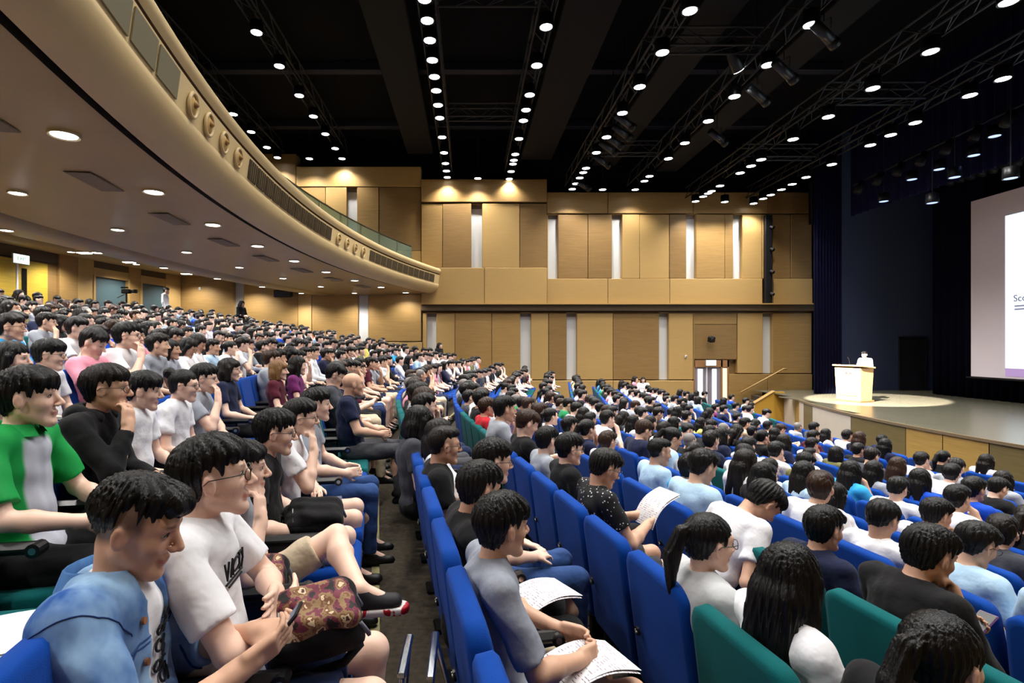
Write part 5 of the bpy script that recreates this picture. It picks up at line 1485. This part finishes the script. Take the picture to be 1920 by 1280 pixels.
# front opening, wider at the neck
for t_ in np.linspace(-.02, .55, 12):
    c = JD['neck'] + u * (.05 - t_) + Rt[:, 0] * .14
    S.ell(c, (.14, .052 - .02 * t_, .06), Rt, .006, 's')
S.ell(JD['neck'] + u * .055, (.085, .072, .07), Rt, .008, 's')
V, F = S.mesh()
def b_denim(N, L, v):
    a = n_noise(N, L, v, 6.0, .38, .66, 4, (1, 1, .7)); return a
JM = mix_mat('denim', (.11, .29, .55), (.60, .74, .87), b_denim, rough=.9)
jk = link('denim_jacket', np_mesh('denim_jacket', V, F, [JM]), denim)
STITCH = mat('denim_stitch', (.10, .22, .42), rough=.9)
def seam(V, p0, n, test, rad=.0018, name='seam'):
    # a raised seam where the cloth crosses a plane
    n = nrm(n); q = V - p0; m_ = (np.abs(q @ n) < .006) & test(V)
    P = V[m_]
    if len(P) < 12: return
    c = P.mean(0); Fm = frame(n); a = np.arctan2((P - c) @ Fm[:, 1], (P - c) @ Fm[:, 0])
    pts = []
    for k in range(40):
        w = np.abs(np.angle(np.exp(1j * (a - (-math.pi + 2 * math.pi * (k + .5) / 40))))) < .11
        if w.any():
            r_ = np.linalg.norm(P[w] - c, axis=1); e = P[w][r_ > r_.max() - .012].mean(0); pts.append(e + nrm(e - c) * .001)
    MB().tube(pts, rad, 5, closed=True).build(name, STITCH, jk, True)
for s in (0, 1):
    ad = nrm(JD['el'][s] - JD['sh'][s]); c0 = JD['sh'][s] + ad * .02
    seam(V, c0, ad * .8 + Rt[:, 1] * (1 if s == 0 else -1) * .6, lambda v, c0=c0: np.linalg.norm(v - c0, axis=1) < .125)
    c1 = JD['el'][s] + nrm(JD['wr'][s] - JD['el'][s]) * .045; seam(V, c1, JD['wr'][s] - JD['el'][s], lambda v, c1=c1: np.linalg.norm(v - c1, axis=1) < .08, .004, 'cuff_seam')
yk = JD['neck'] - u * .15
for dz_ in (0, .012): seam(V, yk - u * dz_, u, lambda v: (np.abs((v - yk) @ Rt[:, 1]) < .155), .0024, 'yoke_seam')
# jacket collar, stitched seams and buttons
cb = MB(); nk = JD['neck'] + u * .02
ring = []
for k in range(15):
    a = math.radians(35 + 290 * k / 14); ring.append(nk + Rt @ A_(.100 * math.cos(a) - .012, .092 * math.sin(a), -.002 - .040 * max(0., math.cos(a))))
P = [[p + Rt @ A_(0, 0, -.03) + (p - nk) * .16 for p in ring], [p + Rt @ A_(0, 0, .018) - (p - nk) * .06 for p in ring], [p + Rt @ A_(0, 0, .020) - (p - nk) * .12 for p in ring], [p + Rt @ A_(0, 0, -.035) - (p - nk) * .10 for p in ring]]
cb.grid(P); cb.build('jacket_collar', mix_mat('denim_dark', (.13, .29, .50), (.30, .48, .70), b_denim, rough=.9), denim, True)
JXM = np_mesh.__name__
def surf_point(V, base, dirv):
    """outermost vertex of a cloud along a direction from a base point"""
    q = V - base; t = q @ dirv; perp = np.linalg.norm(q - t[:, None] * dirv, axis=1); m_ = perp < .02
    return base + dirv * (t[m_].max() if m_.any() else .15)
for k in range(4):
    base = JD['neck'] - u * (.10 + .10 * k) + Rt @ A_(0, -.075, 0); p = surf_point(V, base, Rt[:, 0]); 
    MB().cyl(p - Rt[:, 0] * .003, p + Rt[:, 0] * .005, .009, n=12).build('jacket_button', mat('copper_button', (.75, .50, .36), rough=.35, metal=.8), denim)
# outlined graphic lettering on the two white tees: flat glyph-like prints lying on the cloth
def verts_of(me):
    v = np.empty(len(me.vertices) * 3, np.float32); me.vertices.foreach_get('co', v); return v.reshape(-1, 3)
def chest_print(parent, me, J, y0, z0, strokes, m, wdt, name):
    """strokes: polylines in (side, up) metres, laid on the front of the shirt"""
    Vv = verts_of(me); Rt = J['Rt']; u = Rt[:, 2]; mb = MB()
    for st in strokes:
        L1, L2 = [], []
        pts = []
        for sx, sz in st:
            base = J['neck'] + Rt @ A_(0, y0 + sx, z0 + sz); pts.append(surf_point(Vv, base, Rt[:, 0]) + Rt[:, 0] * .004)
        mb.tube(pts, wdt, 5)
    return mb.build(name, m, parent)
INK = mat('print_ink', (.08, .08, .10), rough=.8)
def circ(cx_, cz_, r, n=10, a0=0, a1=360): return [(cx_ + r * math.cos(math.radians(a0 + (a1 - a0) * k / n)), cz_ + r * math.sin(math.radians(a0 + (a1 - a0) * k / n))) for k in range(n + 1)]
g1 = [circ(.03, 0, .013), circ(.03, -.032, .015), [(.046, -.06), (.012, -.09)], [(.05, -.075), (.02, -.105)], circ(.03, -.125, .014, 10, 40, 320), circ(.018, -.155, .016), [(.04, -.13), (.04, -.18)], circ(.0, -.03, .012), circ(.0, -.07, .014, 10, 0, 270), circ(-.004, -.12, .013)]
chest_print(denim, HERO[0][3]['shirt'], JD, .0, -.13, g1, INK, .0034, 'tee_print')
g2 = [[(-.06, .0), (-.05, -.05), (-.04, .0)], [(-.03, -.05), (-.022, .0), (-.012, -.05)], circ(.005, -.025, .02, 10, 30, 330), [(.03, 0), (.03, -.05)], [(.02, 0), (.045, 0)], [(.05, 0), (.06, -.025), (.07, 0)], [(.06, -.025), (.058, -.055)], [(-.06, -.06), (.07, -.062)], [(-.05, -.07), (.06, -.072)]]
chest_print(tee, HERO[1][3]['shirt'], J2, -.03, -.13, g2, INK, .0036, 'tee_print')
# hood of the black jacket, polo collar
mh = SDF(JH['neck'] - .2, JH['neck'] + .2, .009); Rt = JH['Rt']
mh.ell(JH['neck'] + Rt @ A_(-.055, 0, .0), (.075, .12, .055), Rt, .02); mh.cone(JH['neck'] + Rt @ A_(.05, .075, -.03), JH['neck'] + Rt @ A_(-.04, .10, .01), .03, .04, .02); mh.cone(JH['neck'] + Rt @ A_(.05, -.075, -.03), JH['neck'] + Rt @ A_(-.04, -.10, .01), .03, .04, .02)
mh.ell(JH['neck'] + Rt @ A_(.03, 0, .06), (.075, .068, .08), Rt, .01, 's')
V, F = mh.mesh(); link('hood', np_mesh('hood', V, F, [CM['black']]), hood)
Rt = JP['Rt']; nk = JP['neck'] + Rt[:, 2] * .012
ring = [nk + Rt @ A_(.078 * math.cos(a) + .005, .074 * math.sin(a), -.012 - .018 * math.cos(a)) for a in [math.radians(20 + 320 * k / 16) for k in range(17)]]
cb = MB(); cb.grid([[p + Rt @ A_(0, 0, -.022) + (p - nk) * .3 for p in ring], [p + Rt @ A_(0, 0, .02) for p in ring], [p + Rt @ A_(0, 0, .02) - (p - nk) * .06 for p in ring], [p + Rt @ A_(0, 0, -.03) - (p - nk) * .05 for p in ring]])
cb.build('polo_collar', mat('polo_green', (.02, .56, .25), rough=.85), polo, True)

# phone in the boy's hands
def slab_obj(name, label, cat, loc, R, size, m, parts=(), ch=.004):
    o = thing(name, label, cat, loc); o.rotation_mode = 'QUATERNION'; o.rotation_quaternion = mathutils.Matrix(R.tolist()).to_quaternion()
    MB().box((0, 0, 0), size, ch=ch).build('body', m, o)
    for nm, c, s, mm in parts: MB().box(c, s, ch=.001).build(nm, mm, o)
    return o
def hand_mid(b, J, out=.1): return loc_of(b, (J['wr'][0] + J['wr'][1]) / 2 + (J['hd'][0] + J['hd'][1]) / 2 * out)
p = hand_mid(denim, JD, .10); Rp = rotz(.1) @ roty(-.9)
slab_obj('smartphone', 'dark smartphone held by the boy in denim jacket', 'phone', p + A_(.0, 0, .01), Rp, (.15, .074, .009), PLASTIC, [('display', (0, 0, .005), (.135, .066, .001), emit('phone_screen', (.55, .6, .7), .5))])
p = loc_of(jack, JK['wr'][0] + JK['hd'][0] * .11 + JK['pn'][0] * .03)
slab_obj('smartphone', 'phone with purple case held by the boy in black jacket', 'phone', p, rotz(.3) @ roty(-.5), (.15, .075, .010), mat('case_purple', (.35, .22, .40), rough=.4), [('display', (0, 0, .0055), (.135, .066, .001), PLASTIC)])
# leaflets
def b_print(N, L, v):
    a = n_stripe(N, L, v, 0, 75, .70, .74); b_ = n_noise(N, L, v, 60, .48, .56, 2, (.5, 1, 1))
    m1 = N.new('ShaderNodeMath'); m1.operation = 'MULTIPLY'; L.new(a, m1.inputs[0]); L.new(b_, m1.inputs[1]); return m1.outputs[0]
PAPER = mix_mat('leaflet_paper', (.90, .89, .90), (.50, .40, .50), b_print, rough=.6)
def leaflet(label, p, R, w=.21, l=.29, bend=.03, pm_=None):
    o = thing('leaflet', label, 'leaflet', p); o.rotation_mode = 'QUATERNION'; o.rotation_quaternion = mathutils.Matrix(R.tolist()).to_quaternion()
    n = 8; top = [[(l * (a / n - .5), w * (b_ / 2 - .5), bend * math.sin(math.pi * a / n)) for a in range(n + 1)] for b_ in range(3)]
    bot = [[(x, y, z - .002) for x, y, z in r] for r in top]
    mb = MB(); mb.grid(top, flip=True); mb.grid(bot); mb.grid([top[0], bot[0]]); mb.grid([top[-1], bot[-1]], flip=True)
    mb.build('sheet', pm_ or PAPER, o, True)
    t2 = [[(x + .012, y + .008, z + .004) for x, y, z in r] for r in top]
    mb = MB(); mb.grid(t2, flip=True); mb.build('cover_page', pm_ or PAPER, o, True)
    return o
leaflet('folded leaflet on the lap of the heather grey tee boy', loc_of(gtee, (.26, -.08, .66)), rotz(.4))
leaflet('white leaflet on the lap of the yellow wristband boy', loc_of(watch, (.30, -.03, .665)), rotz(.5) @ roty(-.05))
leaflet('leaflet held up by the boy in speckled shirt', loc_of(star, (.36, 0, .90)), rotz(.3) @ roty(-.75), bend=.04)
leaflet('leaflet beside the long-haired girl in the green seat', loc_of(lhair, (.27, -.02, .67)), rotz(.3) @ roty(-.15))
leaflet('white notebook lying in the bottom left corner', PT(40, 1195, 1.15), rotz(.6) @ roty(.1), .2, .26, .01, mat('plain_paper', (.9, .9, .92)))
# yellow wristband
w = JWt['wr'][1] * .85 + JWt['el'][1] * .15; d = nrm(JWt['wr'][1] - JWt['el'][1]); Fm = frame(d)
MB().tube([w + .036 * (math.cos(a) * Fm[:, 0] + math.sin(a) * Fm[:, 1]) for a in [2 * math.pi * k / 16 for k in range(16)]], .011, 8, closed=True).build('wristband', mat('yellow_band', (.85, .80, .15)), watch, True)

# chunky sneaker sole on the crossed leg
b_ = J3['an'][0]
so = SDF(b_ + A_(-.14, -.1, -.18), b_ + A_(.28, .1, .05), .007)
so.cone(b_ + A_(-.045, 0, -.088), b_ + A_(.175, 0, -.094), .042, .045, .01); so.box(b_ + A_(.06, 0, -.02), (.3, .2, .058), None, .002, .004, 's'); so.box(b_ + A_(.06, 0, -.16), (.3, .2, .045), None, .002, .004, 's')
V, F = so.mesh()
SOLE = mix_mat('sneaker_sole', (.88, .87, .86), (.68, .08, .14), lambda N, L, v: n_noise(N, L, v, 26, .50, .53, 1), rough=.5)
link('sneaker_sole', np_mesh('sneaker_sole', V, F, [SOLE]), third)
# backpacks on laps
def b_camo(N, L, v): return n_noise(N, L, v, 11, .46, .50, 2)
CAMO, nt, b = new_mat('camouflage'); N, L = nt.nodes, nt.links
tc = N.new('ShaderNodeTexCoord'); n1 = N.new('ShaderNodeTexNoise'); n1.inputs['Scale'].default_value = 21; n1.inputs['Detail'].default_value = 3; L.new(tc.outputs['Object'], n1.inputs['Vector'])
cr = N.new('ShaderNodeValToRGB'); cr.color_ramp.interpolation = 'CONSTANT'
e = cr.color_ramp.elements; e[0].position = 0; e[0].color = lin((.10, .09, .09)) + (1,); e[1].position = .42; e[1].color = lin((.43, .16, .24)) + (1,)
for ps, c in ((.50, (.55, .44, .30)), (.56, (.45, .28, .18)), (.60, (.84, .76, .62)), (.66, (.30, .16, .18))):
    q = e.new(ps); q.color = lin(c) + (1,)
L.new(n1.outputs['Fac'], cr.inputs[0]); L.new(cr.outputs[0], b.inputs['Base Color']); b.inputs['Roughness'].default_value = .75
def backpack(label, loc, R, sx, m_panel, m_body):
    o = thing('backpack', label, 'backpack', loc); o.rotation_mode = 'QUATERNION'; o.rotation_quaternion = mathutils.Matrix(R.tolist()).to_quaternion()
    S = SDF((-.3, -.3, -.2), (.3, .3, .2), .009); S.box((0, 0, 0), (.20 * sx, .145 * sx, .065), None, .04, .01); S.box((.05 * sx, 0, .055), (.13 * sx, .12 * sx, .035), None, .03, .03); wrinkle(S, .006, 5)
    V, F = S.mesh(); link('bag_body', np_mesh('bag_body', V, F, [m_body]), o)
    S = SDF((-.3, -.3, -.2), (.3, .3, .2), .009); S.box((.0, 0, .025), (.185 * sx, .128 * sx, .066), None, .035, .01); S.box((.04 * sx, 0, .07), (.135 * sx, .108 * sx, .03), None, .028, .03); wrinkle(S, .006, 6)
    V, F = S.mesh(); link('front_panel', np_mesh('bag_panel', V, F, [m_panel]), o)
    MB().tube([(-.19 * sx, -.03, .0), (-.235 * sx, -.03, .03), (-.235 * sx, .03, .03), (-.19 * sx, .03, .0)], .009, 6).build('grab_handle', m_body, o, True)
    for s in (-1, 1):
        MB().tube([(-.16 * sx, s * .07, -.06), (-.05, s * .12 * sx, -.10), (.10 * sx, s * .135 * sx, -.09), (.18 * sx, s * .13 * sx, -.03)], .014, 6).build('shoulder_strap', m_body, o, True)
        MB().tube([(.12 * sx, s * .1 * sx, .08), (.19 * sx, s * .1 * sx, .03), (.23 * sx, s * .08 * sx, -.05)], .008, 5).build('side_strap', mat('strap_grey', (.45, .46, .50)), o, True)
    MB().tube([(-.14 * sx, -.10 * sx, .078), (-.145 * sx, 0, .085), (-.14 * sx, .10 * sx, .078)], .004, 5).build('zip', mat('zip_steel', (.5, .5, .5), metal=.7, rough=.4), o, True)
    return o
backpack('maroon camouflage backpack on the lap of the crossed-arms boy', loc_of(tee, (.23, -.04, .735)), rotz(.45) @ rotx(.45) @ roty(-.15), .66, CAMO, CM['black'])
backpack('second camouflage backpack on the lap of the boy in beige shorts', loc_of(third, (.12, -.07, .69)), rotz(.2) @ rotx(.4), .62, CAMO, CM['black'])
q = [h_ for h_ in HERO if 'stocky' in h_[0]['label']][0]
backpack('black backpack on the lap of the stocky boy in black tee', loc_of(q[0], (.24, -.05, .70)), rotz(.3) @ rotx(.5), .72, TR_BLACK, CM['black'])

# chrome folding stool frame on the floor between the rows
stl = thing('folding_stool', 'chrome framed folding stool standing in front of the camouflage backpacks', 'stool', (PT(812, 1200, 1.95)[0], 1.95, fl(-1)))
MB().box((0, 0, .44), (.03, .30, .02), ch=.006).build('top_bar', CHROME, stl)
MB().box((-.10, 0, .44), (.03, .26, .02), ch=.006).build('top_bar', CHROME, stl)
for s in (-1, 1):
    MB().tube([(0, s * .13, .43), (.06, s * .13, .2), (.12, s * .13, .01)], .011, 8).build('leg', CHROME, stl, True)
    MB().tube([(-.10, s * .11, .43), (-.12, s * .11, .2), (-.16, s * .11, .01)], .011, 8).build('leg', CHROME, stl, True)
# video camera on a tripod at the back
vc = thing('video_camera', 'black video camera on a tripod before the dark back opening', 'camera', (PT(237, 560, 18.6)[0], 18.6, fl(-11)))
HZ = PT(237, 546, 18.6)[2] - fl(-11)
MB().box((0, 0, HZ), (.30, .14, .15), ch=.02).build('camera_body', BLACK, vc)
MB().cyl((.15, 0, HZ), (.36, 0, HZ), .055, .07, n=14).build('camera_lens', PLASTIC, vc, True)
MB().box((-.05, -.02, HZ + .13), (.26, .04, .05), ch=.01).build('top_handle', BLACK, vc)
MB().cyl((0, 0, HZ - .5), (0, 0, HZ - .08), .03, n=10).build('tripod_column', STEEL, vc, True)
MB().tube([(-.05, 0, HZ - .1), (-.35, .05, HZ - .22)], .012, 6).build('pan_handle', STEEL, vc, True)
for k in range(3):
    a = 2.1 * k + .4; MB().cyl((0, 0, HZ - .45), (.45 * math.cos(a), .45 * math.sin(a), .01), .022, .015, n=8).build('leg', STEEL, vc, True)
